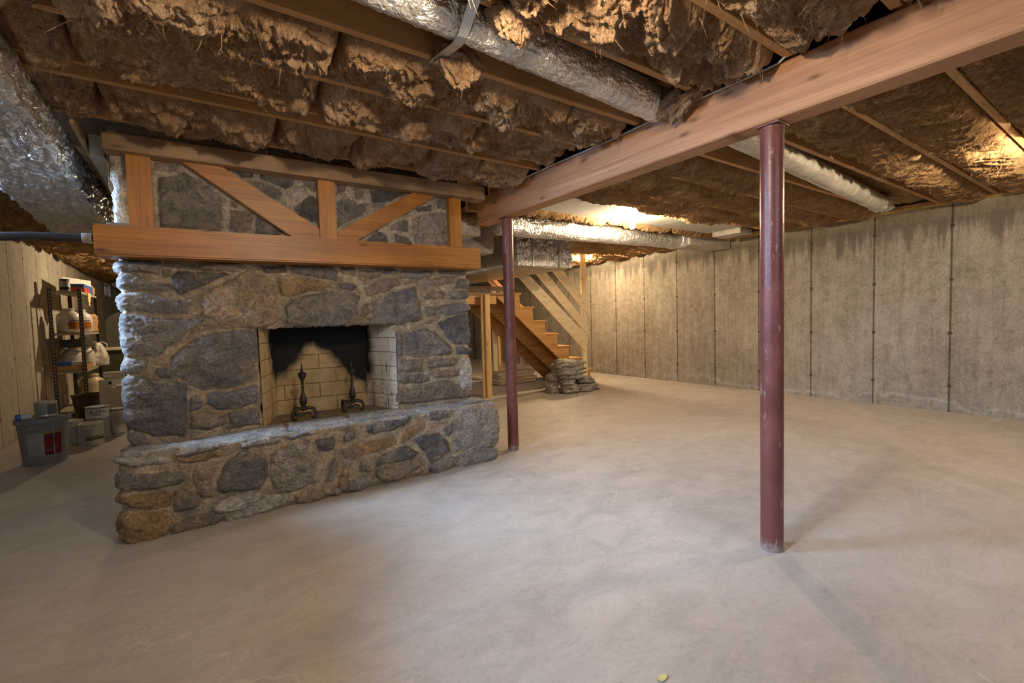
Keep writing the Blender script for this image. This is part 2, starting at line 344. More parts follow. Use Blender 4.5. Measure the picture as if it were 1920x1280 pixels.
HEARTH = [
('l',[(-0.398,0.494),(-0.322,0.501),(-0.153,0.46),(-0.143,0.425),(-0.336,0.443),(-0.4,0.456)]),
('g',[(-0.135,0.472),(-0.03,0.49),(0.096,0.478),(0.082,0.453),(-0.069,0.452)]),
('o',[(-0.136,0.457),(-0.033,0.444),(0.115,0.447),(0.12,0.415),(0.028,0.402),(-0.108,0.418)]),
('g',[(-0.408,0.412),(-0.327,0.408),(-0.198,0.381),(-0.074,0.365),(-0.077,0.309),(-0.108,0.289),(-0.221,0.289),(-0.413,0.313)]),
('b',[(-0.038,0.338),(0.044,0.332),(0.054,0.272),(0.055,0.169),(-0.021,0.188),(-0.041,0.285)]),
('d',[(0.079,0.266),(0.117,0.36),(0.159,0.399),(0.229,0.434),(0.311,0.402),(0.358,0.327),(0.361,0.235),(0.314,0.171),(0.216,0.178),(0.101,0.178),(0.077,0.219)]),
('m',[(0.375,0.382),(0.481,0.42),(0.597,0.417),(0.639,0.27),(0.656,0.126),(0.504,0.101),(0.392,0.111),(0.374,0.207),(0.372,0.316)]),
('g',[(0.21,0.477),(0.301,0.485),(0.446,0.477),(0.429,0.438),(0.299,0.437),(0.215,0.444)]),
('d',[(0.476,0.48),(0.569,0.482),(0.681,0.48),(0.521,0.447)]),
('o',[(-0.404,0.29),(-0.278,0.281),(-0.152,0.251),(-0.156,0.176),(-0.238,0.175),(-0.407,0.227)]),
('b',[(-0.149,0.257),(-0.079,0.263),(-0.032,0.214),(-0.023,0.142),(-0.087,0.12),(-0.152,0.138)]),
('l',[(0.046,0.117),(0.147,0.155),(0.25,0.17),(0.306,0.157),(0.303,0.091),(0.21,0.05),(0.088,0.05),(0.044,0.086)]),
('o',[(-0.415,0.186),(-0.328,0.177),(-0.267,0.175),(-0.182,0.138),(-0.149,0.084),(-0.177,0.009),(-0.265,-0.01),(-0.349,-0.006),(-0.423,0.024)]),
('b',[(-0.15,0.069),(-0.051,0.088),(0.031,0.089),(0.093,0.025),(0.059,0.003),(-0.056,-0.011),(-0.16,-0.004)]),
('l',[(0.103,0.014),(0.21,0.05),(0.347,0.105),(0.458,0.087),(0.455,0.036),(0.313,-0.002),(0.221,-0.01),(0.118,-0.014)]),
('b',[(0.495,0.079),(0.6,0.106),(0.668,0.075),(0.754,0.1),(0.736,0.024),(0.654,-0.001),(0.599,0.002),(0.515,0.012)]),
('d',[(0.653,0.425),(0.778,0.431),(0.791,0.385),(0.767,0.334),(0.664,0.342)]),
('d',[(0.831,0.41),(0.863,0.445),(0.926,0.45),(0.927,0.401),(0.836,0.369)]),
('d',[(1.006,0.47),(1.081,0.492),(1.359,0.48),(1.34,0.444),(1.213,0.395),(1.077,0.397),(1.005,0.429)]),
('o',[(1.265,0.361),(1.339,0.418),(1.459,0.426),(1.466,0.381),(1.381,0.333),(1.271,0.292)]),
('o',[(0.826,0.315),(0.993,0.349),(1.16,0.354),(1.233,0.333),(1.231,0.29),(1.072,0.269),(0.908,0.234),(0.839,0.256)]),
('g',[(1.49,0.501),(1.706,0.499),(1.703,0.435),(1.564,0.419),(1.497,0.447)]),
('d',[(1.37,0.3),(1.446,0.331),(1.579,0.327),(1.655,0.241),(1.673,0.165),(1.512,0.078),(1.467,0.15)]),
('d',[(1.609,0.34),(1.712,0.397),(1.708,0.296),(1.667,0.271)]),
('m',[(1.735,0.467),(1.808,0.494),(2.034,0.474),(2.216,0.43),(2.205,0.105),(1.88,0.136),(1.722,0.132)]),
('d',[(1.06,0.187),(1.156,0.253),(1.296,0.27),(1.412,0.196),(1.328,0.159),(1.186,0.153),(1.067,0.148)]),
('b',[(1.066,0.136),(1.203,0.141),(1.42,0.168),(1.447,0.127),(1.397,0.057),(1.232,0.015),(1.137,0.015),(1.064,0.078)]),
('g',[(0.705,0.126),(0.732,0.222),(0.787,0.283),(0.811,0.238),(0.781,0.164),(0.742,0.117)]),
('o',[(0.784,0.06),(0.803,0.135),(0.853,0.213),(0.882,0.167),(0.847,0.077),(0.806,0.038)]),
('b',[(0.955,0.225),(1.018,0.163),(1.032,0.118),(0.936,0.147)]),
('g',[(0.828,0.017),(0.863,0.09),(0.951,0.127),(1.055,0.08),(1.012,0.023),(0.914,0.005)]),
('m',[(0.734,0.024),(0.762,0.073),(0.82,0.011),(0.774,-0.002)]),
('m',[(1.482,0.057),(1.601,0.115),(1.752,0.103),(1.75,0.057),(1.646,0.005),(1.537,-0.013)]),
('g',[(1.763,0.111),(1.88,0.136),(2.204,0.08),(2.201,0.006),(1.961,-0.014),(1.789,-0.012)]),
('o',[(1.415,0.036),(1.454,0.063),(1.499,0.009),(1.423,-0.006)]),
]
def at(px, py, ax, v):
    """point where the sight line through a photo pixel meets the plane axis=v"""
    m = np.array(SC.camera.matrix_world)[:3, :3]
    d = m @ np.array([(px-960)/F_PX, -(py-640)/F_PX, -1.0]); c = np.array([0, 0, EYE])
    return c + d*((v-c[ax])/d[ax])

def concrete_floor():
    t = NT('floor_concrete'); co = t.co('World')
    a = t.noise(co, .55, 7, .62, .5); b = t.noise(t.co('World', (1, 1.6, 1), (0,0,.5)), 3.2, 8, .7, .9); c = t.noise(co, 45, 4, .7)
    col = t.ramp(a, [(.30, (.36,.315,.262)), (.5, (.46,.41,.345)), (.70, (.53,.475,.405))])
    col = t.mix(col, t.ramp(b, [(.30, (.30,.255,.205)), (.52, (.47,.415,.345)), (.72, (.58,.53,.46))]), .30)
    col = t.mix(col, (.30,.25,.20), t.ramp(t.noise(t.co('World', (1, 3.2, 1), (0,0,.35)), 9, 6, .75, .6), [(.58, 0.0), (.74, .38)]))
    # pale trowel scuffs and a hairline crack
    sc = t.noise(t.co('World', (.6, 2.4, 1), (0,0,.9)), 2.6, 6, .8, 1.6)
    col = t.mix(col, (.72,.68,.62), t.ramp(sc, [(.72, 0.0), (.80, .22), (.9, .35)]))
    wv = t.noise(co, 1.1, 5, .6, .4)
    cr = t.math('ABSOLUTE', t.math('SUBTRACT', wv, .5))
    crk = t.ramp(cr, [(.0, .42), (.0035, .2), (.008, 0.0)])
    gate = t.ramp(t.noise(co, .8, 2), [(.50, 0.0), (.60, 1.0)])
    col = t.mix(col, (.74,.69,.61), t.math('MULTIPLY', crk, gate))
    col = t.mix(col, (.20,.17,.14), t.ramp(t.vor(co, 5.5), [(.012, .7), (.022, 0.0)]))
    col = t.mix(col, t.ramp(c, [(.3, (.30,.26,.22)), (.7, (.62,.56,.49))]), .14)
    r = t.ramp(b, [(.3, .62), (.7, .48)])
    return t.done(col, r, 0, t.bump(t.mix(c, b, .5), .16, .006), .35)
def concrete_wall(name, base, dark, light, seam_y, step, streak=1.0, top_stain=True, boards=False):
    t = NT(name); co = t.co('World')
    g = t.N('ShaderNodeNewGeometry'); sp = t.N('ShaderNodeSeparateXYZ'); t.L(g.outputs['Position'], sp.inputs[0])
    y = sp.outputs[1]; z = sp.outputs[2]
    a = t.noise(co, .9, 6, .65, .4)
    st = t.noise(t.co('World', (1, 9, .7)), 1.6, 7, .7, .35)
    fine = t.noise(co, 60, 4, .75); mid = t.noise(co, 11, 6, .75)
    col = t.ramp(a, [(.3, dark), (.52, base), (.72, light)])
    col = t.mix(col, t.ramp(st, [(.3, tuple(c*.62 for c in dark)), (.55, base), (.75, light)]), .42*streak)
    col = t.mix(col, t.ramp(mid, [(.35, tuple(c*.55 for c in dark)), (.62, light)]), .28)
    col = t.mix(col, t.ramp(fine, [(.35, tuple(c*.5 for c in dark)), (.65, light)]), .25)
    pn_ = t.math('MULTIPLY', t.math('ADD', y, -seam_y), 1/step)
    # each form panel keeps its own tone
    fl = t.math('FLOOR', pn_); wn_ = t.N('ShaderNodeTexWhiteNoise'); wn_.noise_dimensions = '1D'; t.L(fl, wn_.inputs['W'])
    col = t.mix(col, t.ramp(wn_.outputs['Value'], [(0, (.80,.80,.80)), (1, (1,1,1))]), .75, 'MULTIPLY')
    if top_stain:   # damp stain creeping down from the sill with drip-shaped edge
        drip = t.noise(t.co('World', (1, 7, .35)), 1.5, 5, .7)
        edge = t.math('ADD', t.math('MULTIPLY', drip, .75), 1.62)
        k = t.math('MULTIPLY', t.math('SUBTRACT', z, edge), 4.0)
        k = t.ramp(k, [(0, 0.0), (.5, .62), (1, .78)])
        band = t.ramp(t.math('MULTIPLY', t.math('SUBTRACT', 2.36, z), 3.0), [(0, 0.0), (.5, .9), (1, 1.0)])
        col = t.mix(col, tuple(c*.48 for c in dark), t.math('MULTIPLY', k, band))
        # lime bloom near the floor
        b2 = t.math('ADD', t.math('MULTIPLY', t.noise(co, 2.2, 5), .30), -.06)
        kk = t.math('MULTIPLY', t.ramp(t.math('MULTIPLY', t.math('ABSOLUTE', t.math('SUBTRACT', z, b2)), 9), [(0, .35), (.3, 0.0)]), t.noise(co, 5, 4))
        col = t.mix(col, (.62,.60,.56), kk)
    fr = t.math('ABSOLUTE', t.math('SUBTRACT', t.math('FRACT', t.math('ADD', pn_, .5)), .5))
    fr = t.math('ADD', fr, t.math('MULTIPLY', t.math('SUBTRACT', mid, .5), .008))
    seam = t.ramp(fr, [(.0, 1.0), (.006/step*.9, .8), (.012/step, 0.0)])
    col = t.mix(col, tuple(c*.28 for c in dark), t.math('MULTIPLY', seam, .85))
    # tie holes on the seams
    zz = t.math('ABSOLUTE', t.math('SUBTRACT', t.math('FRACT', t.math('MULTIPLY', z, 1/.61)), .5))
    hole = t.math('MULTIPLY', t.ramp(fr, [(.014/step, 1.0), (.022/step, 0.0)]), t.ramp(zz, [(.02, 1.0), (.035, 0.0)]))
    col = t.mix(col, (.05,.04,.03), t.math('MULTIPLY', hole, .9))
    h = t.bump(t.mix(mid, fine, .5), .35, .006)
    h = t.bump(t.math('SUBTRACT', 1.0, seam), .8, .01, h)
    return t.done(col, .88, 0, h, .25)

M = {}
M['floor'] = concrete_floor()
M['wall_r'] = concrete_wall('wall_concrete_right', (.31,.262,.192), (.185,.15,.105), (.45,.395,.305), 1.49, .724)
M['wall_l'] = concrete_wall('wall_concrete_left', (.56,.49,.37), (.42,.36,.26), (.66,.59,.46), 7.0, .61, 1.2, False)
M['subfloor'] = wood('plywood_subfloor', (.20,.12,.06), (.32,.20,.10), 0, .8)
M['girder'] = wood('girder_fir', (.36,.175,.085), (.56,.305,.16), 1, .55, .8, .22, 90, flat=0)
M['joist'] = wood('joist_lumber', (.36,.19,.07), (.56,.33,.14), 0, .65, .5, .35)
M['mantel'] = wood('mantel_stained_pine', (.25,.088,.011), (.50,.205,.030), 0, .42, .8, .35, 70)
M['post_v'] = wood('stained_pine_upright', (.30,.105,.013), (.56,.24,.036), 2, .42, .8, .2, 70)
M['header'] = wood('header_weathered', (.22,.13,.06), (.40,.26,.14), 0, .6, .6, .5, 70)
M['stair'] = wood('stair_fir', (.46,.22,.06), (.66,.37,.13), 0, .5, .5, .15)
M['stud'] = wood('stud_lumber', (.52,.30,.10), (.74,.48,.20), 2, .55, .8, .1)
M['pine'] = wood('pale_pine', (.74,.59,.36), (.84,.70,.46), 0, .55, .4, .0, kcol=(.30,.15,.06))
M['pine_v'] = wood('pale_pine_upright', (.74,.59,.36), (.84,.70,.46), 2, .55, .7, .0, kcol=(.30,.15,.06))
M['planks'] = wood('old_planks', (.36,.26,.16), (.56,.44,.30), 0, .75, .4, .3)
M['foil'] = foil('foil_duct_wrap', (.82,.81,.79), .32, 200, 8, .9)
M['foil_crisp'] = foil('foil_crumpled', (.90,.89,.87), .24, 60, 12, .8, .95)
M['foil_dull'] = foil('duct_jacket_beige', (.60,.57,.50), .55, 240, 5, .4, .30)
M['galv'] = paint('galvanised_sheet', (.50,.50,.48), .42, .75, .12, 5)
M['panning'] = paint('grey_panning_sheet', (.52,.51,.47), .55, .25, .06, 3)
M['iron'] = paint('black_iron', (.035,.032,.030), .38, .6)
M['black'] = paint('black_plastic', (.02,.02,.022), .4)
def steel_post():
    t = NT('maroon_painted_steel'); co = t.co('World')
    n = t.noise(co, 5, 5); s = t.noise(t.co('World', (1,1,.25)), 38, 4, .7)
    col = t.ramp(n, [(.3, (.125,.034,.024)), (.7, (.175,.052,.036))])
    col = t.mix(col, (.42,.30,.26), t.ramp(s, [(.70, 0.0), (.76, .55)]))
    col = t.mix(col, (.30,.24,.20), t.ramp(t.vor(co, 26), [(.05, .75), (.10, 0.0)]))
    g = t.N('ShaderNodeNewGeometry'); sp = t.N('ShaderNodeSeparateXYZ'); t.L(g.outputs['Position'], sp.inputs[0])
    low = t.ramp(t.math('ADD', sp.outputs[2], t.math('MULTIPLY', t.noise(co, 40, 4), .08)), [(.05, .55), (.10, 0.0)])
    col = t.mix(col, (.36,.30,.25), low)
    return t.done(col, t.ramp(n, [(.3, .36), (.7, .5)]), 0, t.bump(t.noise(co, 70, 4), .25, .003))
M['maroon'] = steel_post()
def insulation(name, dk, md, lt):
    t = NT(name)
    wrp = t.N('ShaderNodeTexNoise'); wrp.inputs['Scale'].default_value = 2.4; wrp.inputs['Detail'].default_value = 4
    g = t.N('ShaderNodeNewGeometry'); t.L(g.outputs['Position'], wrp.inputs['Vector'])
    ad = t.N('ShaderNodeMix'); ad.data_type = 'VECTOR'; ad.inputs[0].default_value = .22
    t.L(g.outputs['Position'], ad.inputs[4]); t.L(wrp.outputs['Color'], ad.inputs[5])
    mp = t.N('ShaderNodeMapping'); mp.inputs['Rotation'].default_value = (0,0,.45); mp.inputs['Scale'].default_value = (6, 2.2, 5); t.L(ad.outputs[1], mp.inputs[0])
    mp2 = t.N('ShaderNodeMapping'); mp2.inputs['Rotation'].default_value = (0,0,.45); mp2.inputs['Scale'].default_value = (60, 9, 40); t.L(ad.outputs[1], mp2.inputs[0])
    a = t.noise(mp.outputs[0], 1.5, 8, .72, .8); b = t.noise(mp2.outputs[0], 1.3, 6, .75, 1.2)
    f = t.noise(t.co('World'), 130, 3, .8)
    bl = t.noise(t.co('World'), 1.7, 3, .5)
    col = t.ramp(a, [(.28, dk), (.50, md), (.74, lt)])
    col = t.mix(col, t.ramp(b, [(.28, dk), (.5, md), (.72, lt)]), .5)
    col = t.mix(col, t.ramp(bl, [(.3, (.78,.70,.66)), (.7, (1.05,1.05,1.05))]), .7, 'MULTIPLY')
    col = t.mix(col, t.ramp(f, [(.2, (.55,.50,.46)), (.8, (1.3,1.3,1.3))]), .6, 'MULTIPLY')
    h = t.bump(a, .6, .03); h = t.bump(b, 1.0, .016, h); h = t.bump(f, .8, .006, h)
    return t.done(col, 1.0, 0, h, .0)
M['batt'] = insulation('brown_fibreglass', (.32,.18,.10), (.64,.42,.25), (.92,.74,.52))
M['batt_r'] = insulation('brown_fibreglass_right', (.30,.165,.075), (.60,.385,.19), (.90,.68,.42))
def stone():
    t = NT('field_stone_masonry'); co = t.co('World'); c = t.attr()
    a = t.noise(co, 16, 8, .78, .9); f = t.noise(co, 85, 5, .8); b = t.noise(co, 5, 4, .6, .8)
    col = t.mix(c, t.ramp(a, [(.22, (.30,.30,.32)), (.5, (.95,.93,.9)), (.78, (1.75,1.66,1.52))]), .85, 'MULTIPLY')
    col = t.mix(col, t.ramp(f, [(.25, (.45,.45,.45)), (.65, (1.3,1.3,1.3))]), .8, 'MULTIPLY')
    col = t.mix(col, (.58,.55,.50), t.ramp(t.noise(co, 40, 5, .85, .5), [(.66, 0.0), (.80, .45)]))
    col = t.mix(col, (.14,.14,.17), t.ramp(b, [(.57, 0.0), (.72, .4)]))
    h = t.bump(a, .6, .02); h = t.bump(f, .6, .006, h)
    return t.done(col, .85, 0, h, .3)
M['stone'] = stone()
def vcol(name, rough, bump=.3, spec=.3):
    t = NT(name); co = t.co('World'); f = t.noise(co, 60, 5, .8); a = t.noise(co, 9, 5, .7)
    col = t.mix(t.attr(), t.ramp(a, [(.3, (.82,.82,.82)), (.7, (1.1,1.1,1.1))]), .6, 'MULTIPLY')
    return t.done(col, rough, 0, t.bump(f, bump, .004), spec)
M['brick'] = vcol('firebrick', .8)

# ------------------------------------------------------------------ room shell
XL, XR, YB, YF, H = -1.7, 7.13, -3.2, 19.0, 2.39
tag(MB().box((XL-.3, YB-.3, -.2), (XR+.3, YF+.3, 0)).build('floor', M['floor']), kind='structure')
tag(MB().box((XL-.3, YB-.3, 2.61), (XR+.3, YF+.3, 2.7)).build('ceiling', M['subfloor']), kind='structure')
tag(MB().box((XR, YB-.3, 0), (XR+.25, YF+.3, 2.61)).build('wall_right', M['wall_r']), kind='structure')
tag(MB().box((XL-.25, YF, 0), (XR+.25, YF+.25, 2.61)).build('wall_far', M['wall_r']), kind='structure')
def pierced(name, mt, axis, a, b, lo, hi, holes):
    """wall slab between a..b on one axis, spanning lo..hi on the other, with window holes (u0,u1,z0,z1)"""
    m = MB(); u = lo
    def bx(u0, u1, z0, z1):
        if u1-u0 < 1e-4 or z1-z0 < 1e-4: return
        if axis == 0: m.box((a, u0, z0), (b, u1, z1))
        else: m.box((u0, a, z0), (u1, b, z1))
    for (u0, u1, z0, z1) in holes:
        bx(u, u0, 0, 2.61); bx(u0, u1, 0, z0); bx(u0, u1, z1, 2.61); u = u1
    bx(u, hi, 0, 2.61)
    return tag(m.build(name, mt), kind='structure')
WL = [(.65, 1.65, 1.78, 2.30), (3.22, 4.30, 1.78, 2.30), (14.75, 15.75, 2.05, 2.36)]
pierced('wall_left', M['wall_l'], 0, XL-.25, XL, YB-.3, YF+.3, WL)
pierced('wall_rear', M['wall_r'], 1, YB-.25, YB, XL-.25, XR+.25, [(.4, 1.6, 1.8, 2.25)])
gl = NT('window_glass'); out_ = gl.t.nodes['Material Output']
tr = gl.N('ShaderNodeBsdfTransparent'); tr.inputs[0].default_value = (.93,.96,1,1); gs = gl.N('ShaderNodeBsdfGlossy'); gs.inputs['Roughness'].default_value = .03
fr_ = gl.N('ShaderNodeFresnel'); mx_ = gl.N('ShaderNodeMixShader'); gl.L(fr_.outputs[0], mx_.inputs[0]); gl.L(tr.outputs[0], mx_.inputs[1]); gl.L(gs.outputs[0], mx_.inputs[2]); gl.L(mx_.outputs[0], out_.inputs[0])
M['glass'] = gl.m
M['white'] = paint('white_vinyl', (.70,.70,.68), .4)
def basement_window(n, axis, a, u0, u1, z0, z1):
    e = bpy.data.objects.new('window_%d' % n, None); COL.objects.link(e); tag(e, kind='structure')
    P = (lambda d, u, z: (a+d, u, z)) if axis == 0 else (lambda d, u, z: (u, a+d, z))
    e.location = P(0, (u0+u1)/2, z0)
    m = MB(); f = .035
    for q in ((u0, u0+f, z0, z1), (u1-f, u1, z0, z1), (u0, u1, z0, z0+f), (u0, u1, z1-f, z1)):
        m.box(P(-.02, q[0], q[2]), P(.02, q[1], q[3]))
    m.build('window_frame', M['white'], e)
    MB().box(P(-.003, u0+f, z0+f), P(.003, u1-f, z1-f)).build('window_pane', M['glass'], e)
basement_window(1, 0, XL-.20, *WL[0]); basement_window(4, 0, XL-.20, *WL[1]); basement_window(2, 0, XL-.12, *WL[2]); basement_window(3, 1, YB-.15, .4, 1.6, 1.8, 2.25)  # nearest left window is unseen, added to go with the foreground daylight
M['yellow'] = paint('yellow_sill_foam', (.55,.42,.13), .8)
tag(MB().box((XR-.05, YB, 2.375), (XR, YF, 2.392), .002).build('trim_1', M['yellow']), kind='structure')
tag(MB().box((XR-.09, YB, 2.392), (XR, YF, 2.43), .002).build('trim_2', M['joist']), kind='structure')
tag(MB().box((XL, YB, 2.392), (XL+.09, YF, 2.43), .002).build('trim_3', M['joist']), kind='structure')

# ------------------------------------------------------------------ fireplace
SCOL = dict(g=(.225,.205,.185), d=(.140,.130,.125), t=(.36,.262,.170), b=(.262,.208,.152), l=(.42,.395,.36), m=(.275,.243,.205), o=(.335,.225,.115))
MORT = (.40,.330,.235)
def stone_field(U, V, polys, seed, lift=.020, mort=MORT):
    n = U.size; sh = U.shape
    wu = U + .010*fbm(U*9, V*9, seed, 3); wv = V + .010*fbm(U*9+31, V*9, seed+5, 3)
    wu = wu + .0035*pn(U*45, V*45, seed+2); wv = wv + .0035*pn(U*45, V*45+9, seed+3)
    Hh = .003*fbm(U*14, V*14, seed+1, 4) + .0016*fbm(U*70, V*70, seed+8, 3)
    C = np.ones(sh+(3,))*np.array(mort)
    C *= (1+.20*fbm(U*6, V*6, seed+4, 4))[..., None]
    best = np.full(sh, -9.0)
    for k, (c, pts) in enumerate(polys):
        p = np.array(pts); lo = p.min(0)-.06; hi = p.max(0)+.06
        msk = (wu > lo[0]) & (wu < hi[0]) & (wv > lo[1]) & (wv < hi[1])
        if not msk.any(): continue
        x = wu[msk]; y = wv[msk]; d = np.full(x.shape, 9.0); ins = np.zeros(x.shape, bool)
        for i in range(len(p)):
            a = p[i]; b = p[(i+1) % len(p)]; e = b-a; L2 = max(1e-9, e@e)
            tt = np.clip(((x-a[0])*e[0]+(y-a[1])*e[1])/L2, 0, 1)
            d = np.minimum(d, np.hypot(x-a[0]-tt*e[0], y-a[1]-tt*e[1]))
            cond = (a[1] > y) != (b[1] > y)
            with np.errstate(divide='ignore', invalid='ignore'):
                xi = a[0]+(y-a[1])*(b[0]-a[0])/(b[1]-a[1])
            ins ^= cond & (x < xi)
        s = np.where(ins, d, -d)
        r = random.Random(seed*100+k)
        cx, cy = p.mean(0); size = min(hi-lo)-.12
        l = lift*r.uniform(.65, 1.35)
        tx, ty = r.uniform(-.06, .06), r.uniform(-.06, .06)
        body = l*(1-np.exp(-np.maximum(s, 0)/.011)) + .016*np.clip(s/.12, 0, 1)**.7
        face = fbm(x*7+k*3, y*9, seed+k, 5)*.011 + (1-np.abs(fbm(x*16, y*24+k, seed+k+7, 4)))*.009 - .007 + fbm(x*50, y*60, seed+k, 4)*.0035
        hh = body + np.clip(s/.02, 0, 1)*(face + tx*(x-cx)+ty*(y-cy))
        base = np.array(SCOL[c])*r.uniform(.86, 1.16)
        tone = 1+.26*fbm(x*5+k, y*6, seed+k+3, 4)
        cc = base[None]*tone[:, None]
        # rusty or pale patches on the stone itself
        pt = np.clip((fbm(x*4+k*5, y*4, seed+k+9, 3)-.18)*3, 0, 1)[:, None]
        cc = cc*(1-pt*.45) + np.array((.32,.26,.19))*pt*.45
        use = s > 0
        H1 = Hh[msk]; C1 = C[msk]; a_ = np.clip(s/.004, 0, 1)
        edge = (s > -.012) & (~use)
        H1 = np.where(use, np.maximum(hh, H1), H1); H1 = np.where(edge, H1-.005*(1-np.abs(s+.006)/.006).clip(0, 1), H1)
        C1 = C1*(1-a_[:, None]) + cc*a_[:, None]
        Hh[msk] = H1; C[msk] = C1; best[msk] = np.maximum(best[msk], s)
    return Hh, np.clip(C, .01, 1), best
def path(U, x0, x1, y0, rc):
    """plan outline: left return (U<x0), front, right return (U>x1) with rounded corners"""
    X = U.copy(); Y = np.full_like(U, y0); NX = np.zeros_like(U); NY = -np.ones_like(U)
    l = U < x0-rc; X[l] = x0; Y[l] = y0+(x0-U[l]); NX[l] = -1; NY[l] = 0
    c = (U >= x0-rc) & (U < x0+rc); a = (U[c]-x0+rc)/(2*rc)*np.pi/2
    X[c] = x0+rc-rc*np.cos(a); Y[c] = y0+rc-rc*np.sin(a); NX[c] = -np.cos(a); NY[c] = -np.sin(a)
    c = (U > x1-rc) & (U <= x1+rc); a = (x1+rc-U[c])/(2*rc)*np.pi/2
    X[c] = x1-rc+rc*np.cos(a); Y[c] = y0+rc-rc*np.sin(a); NX[c] = np.cos(a); NY[c] = -np.sin(a)
    r = U > x1+rc; X[r] = x1; Y[r] = y0+(U[r]-x1); NX[r] = 1; NY[r] = 0
    return X, Y, NX, NY
def mirror(U, x0, x1):
    W = np.where(U < x0, 2*x0-U, U); return np.where(W > x1, 2*x1-W, W)
def masked_mesh(name, P, col, keep, mt, parent):
    n, m, _ = P.shape; idx = np.arange(n*m).reshape(n, m)
    f = np.stack([idx[:-1,:-1], idx[:-1,1:], idx[1:,1:], idx[1:,:-1]], -1).reshape(-1, 4)
    kf = (keep[:-1,:-1] & keep[1:,:-1] & keep[1:,1:] & keep[:-1,1:]).ravel(); f = f[kf]
    used = np.unique(f); re = np.full(n*m, -1); re[used] = np.arange(len(used)); f = re[f]
    V = P.reshape(-1, 3)[used]-np.array(wpos(parent)); C = col.reshape(-1, 3)[used]
    me = bpy.data.meshes.new(name); me.vertices.add(len(V)); me.vertices.foreach_set('co', V.astype(np.float32).ravel())
    me.loops.add(len(f)*4); me.loops.foreach_set('vertex_index', f.astype(np.int32).ravel())
    me.polygons.add(len(f)); me.polygons.foreach_set('loop_start', np.arange(0, len(f)*4, 4, dtype=np.int32))
    me.update(calc_edges=True); me.polygons.foreach_set('use_smooth', [True]*len(f))
    a = me.color_attributes.new('Col', 'FLOAT_COLOR', 'POINT'); c4 = np.ones((len(V), 4), np.float32); c4[:, :3] = C
    a.data.foreach_set('color', c4.ravel()); me.materials.append(mt); me.validate(); me.update()
    return link(name, me, parent)

FP = thing('fireplace', (.86, 3.62, 0), 'grey fieldstone fireplace with raised hearth and orange timber mantel standing on the concrete floor', 'fireplace')
FY, OX0, OX1, OZ = 3.62, .375, 1.345, 1.195
FX0, FX1 = -.345, 2.03
# breast
du = .0052
u = np.arange(FX0-.62, FX1+.60, du); v = np.arange(.40, 1.69, du)
U, V = np.meshgrid(u, v)
W = mirror(U, FX0-.03, FX1+.03)
Hh, C, S = stone_field(W, V, LOW, 11)
X, Y, NX, NY = path(U, FX0, FX1, FY, .028)
opn = (U > OX0) & (U < OX1) & (V < OZ)
jit = .012*fbm(U*10, V*10, 77, 3)
dl = np.maximum(np.maximum(OX0+jit-U, U-OX1+jit), V-(OZ+jit))   # >0 outside the opening
near = np.clip(1-dl/.022, 0, 1)
Hd = Hh - near**2*.030
P = np.stack([X+NX*Hd, Y+NY*Hd, V], -1)
masked_mesh('stone_breast', P, C, dl > -.001, M['stone'], FP)
# upper panel behind the timbers
u = np.arange(FX0-.45, 1.97+.45, du); v = np.arange(1.66, 2.42, du); U, V = np.meshgrid(u, v)
Hh, C, S = stone_field(mirror(U, FX0-.02, 1.99), V, UP, 23, .007, (.47,.42,.34))
Hh = Hh*.75
rag = np.where(U < FX0+.05, .022*fbm(U*16, V*11, 5, 5), 0)
X, Y, NX, NY = path(U, FX0, 1.97, 3.60, .03)
masked_mesh('stone_panel', np.stack([X+NX*(Hh+rag), Y+NY*Hh, V], -1), C, np.ones(U.shape, bool), M['stone'], FP)
# raised hearth: front, returns and top in one surface
HX0, HX1, HY, HT = -.385, 2.135, 3.365, .497
dh = .0048
u = np.arange(HX0-.34, HX1+.34, dh); v = np.arange(-.01, HT+.36, dh); U, V = np.meshgrid(u, v)
def slab(x0, x1, c, a=.0, b=0.): return (c, [(x0, HT+.035+a), (x1, HT+.03+b), (x1+.01, HT+.33), (x0-.01, HT+.33)])
tops = [('l', [(-.75,HT+.012),(-.1,HT+.012),(.06,HT+.06),(-.02,HT+.2),(-.75,HT+.2)]), slab(.03,.50,'l',.03,.0), slab(.525,.93,'l'), slab(.955,1.42,'m'), slab(1.445,1.80,'l'), ('m', [(1.82,HT+.02),(2.6,HT+.02),(2.6,HT+.3),(1.83,HT+.3)])]
W = np.where(V < HT+.01, mirror(U, HX0-.02, HX1+.02), U)
Hh, C, S = stone_field(W, V, HEARTH+tops, 41, .021)
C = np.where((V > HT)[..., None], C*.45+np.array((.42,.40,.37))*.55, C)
Hh = np.where(V > HT+.02, Hh*.35, Hh)
# ragged slab lip along the left half of the edge
lip = np.exp(-((V-HT+.012)/.02)**2)*.018*np.clip(.5+fbm(U*5, V*2, 9, 4), 0, 1.4)
Hh = Hh + lip - np.where((V < .04) & (S < 0), .03*(1-V/.04), 0)
X, Y, NX, NY = path(U, HX0, HX1, HY, .05)
rt = .028; a = np.clip((V-(HT-rt))/(2*rt), 0, 1)*np.pi/2
Z = np.where(V < HT-rt, V, np.where(V < HT+rt, HT-rt+rt*np.sin(a), HT))
inset = np.where(V < HT-rt, 0, np.where(V < HT+rt, rt-rt*np.cos(a), rt+(V-HT-rt)))
nh = np.cos(a); nz = np.sin(a)
P = np.stack([X-NX*inset+NX*nh*Hh, Y-NY*inset+NY*nh*Hh, Z+nz*Hh], -1)
masked_mesh('hearth', P, C, np.ones(U.shape, bool), M['stone'], FP)
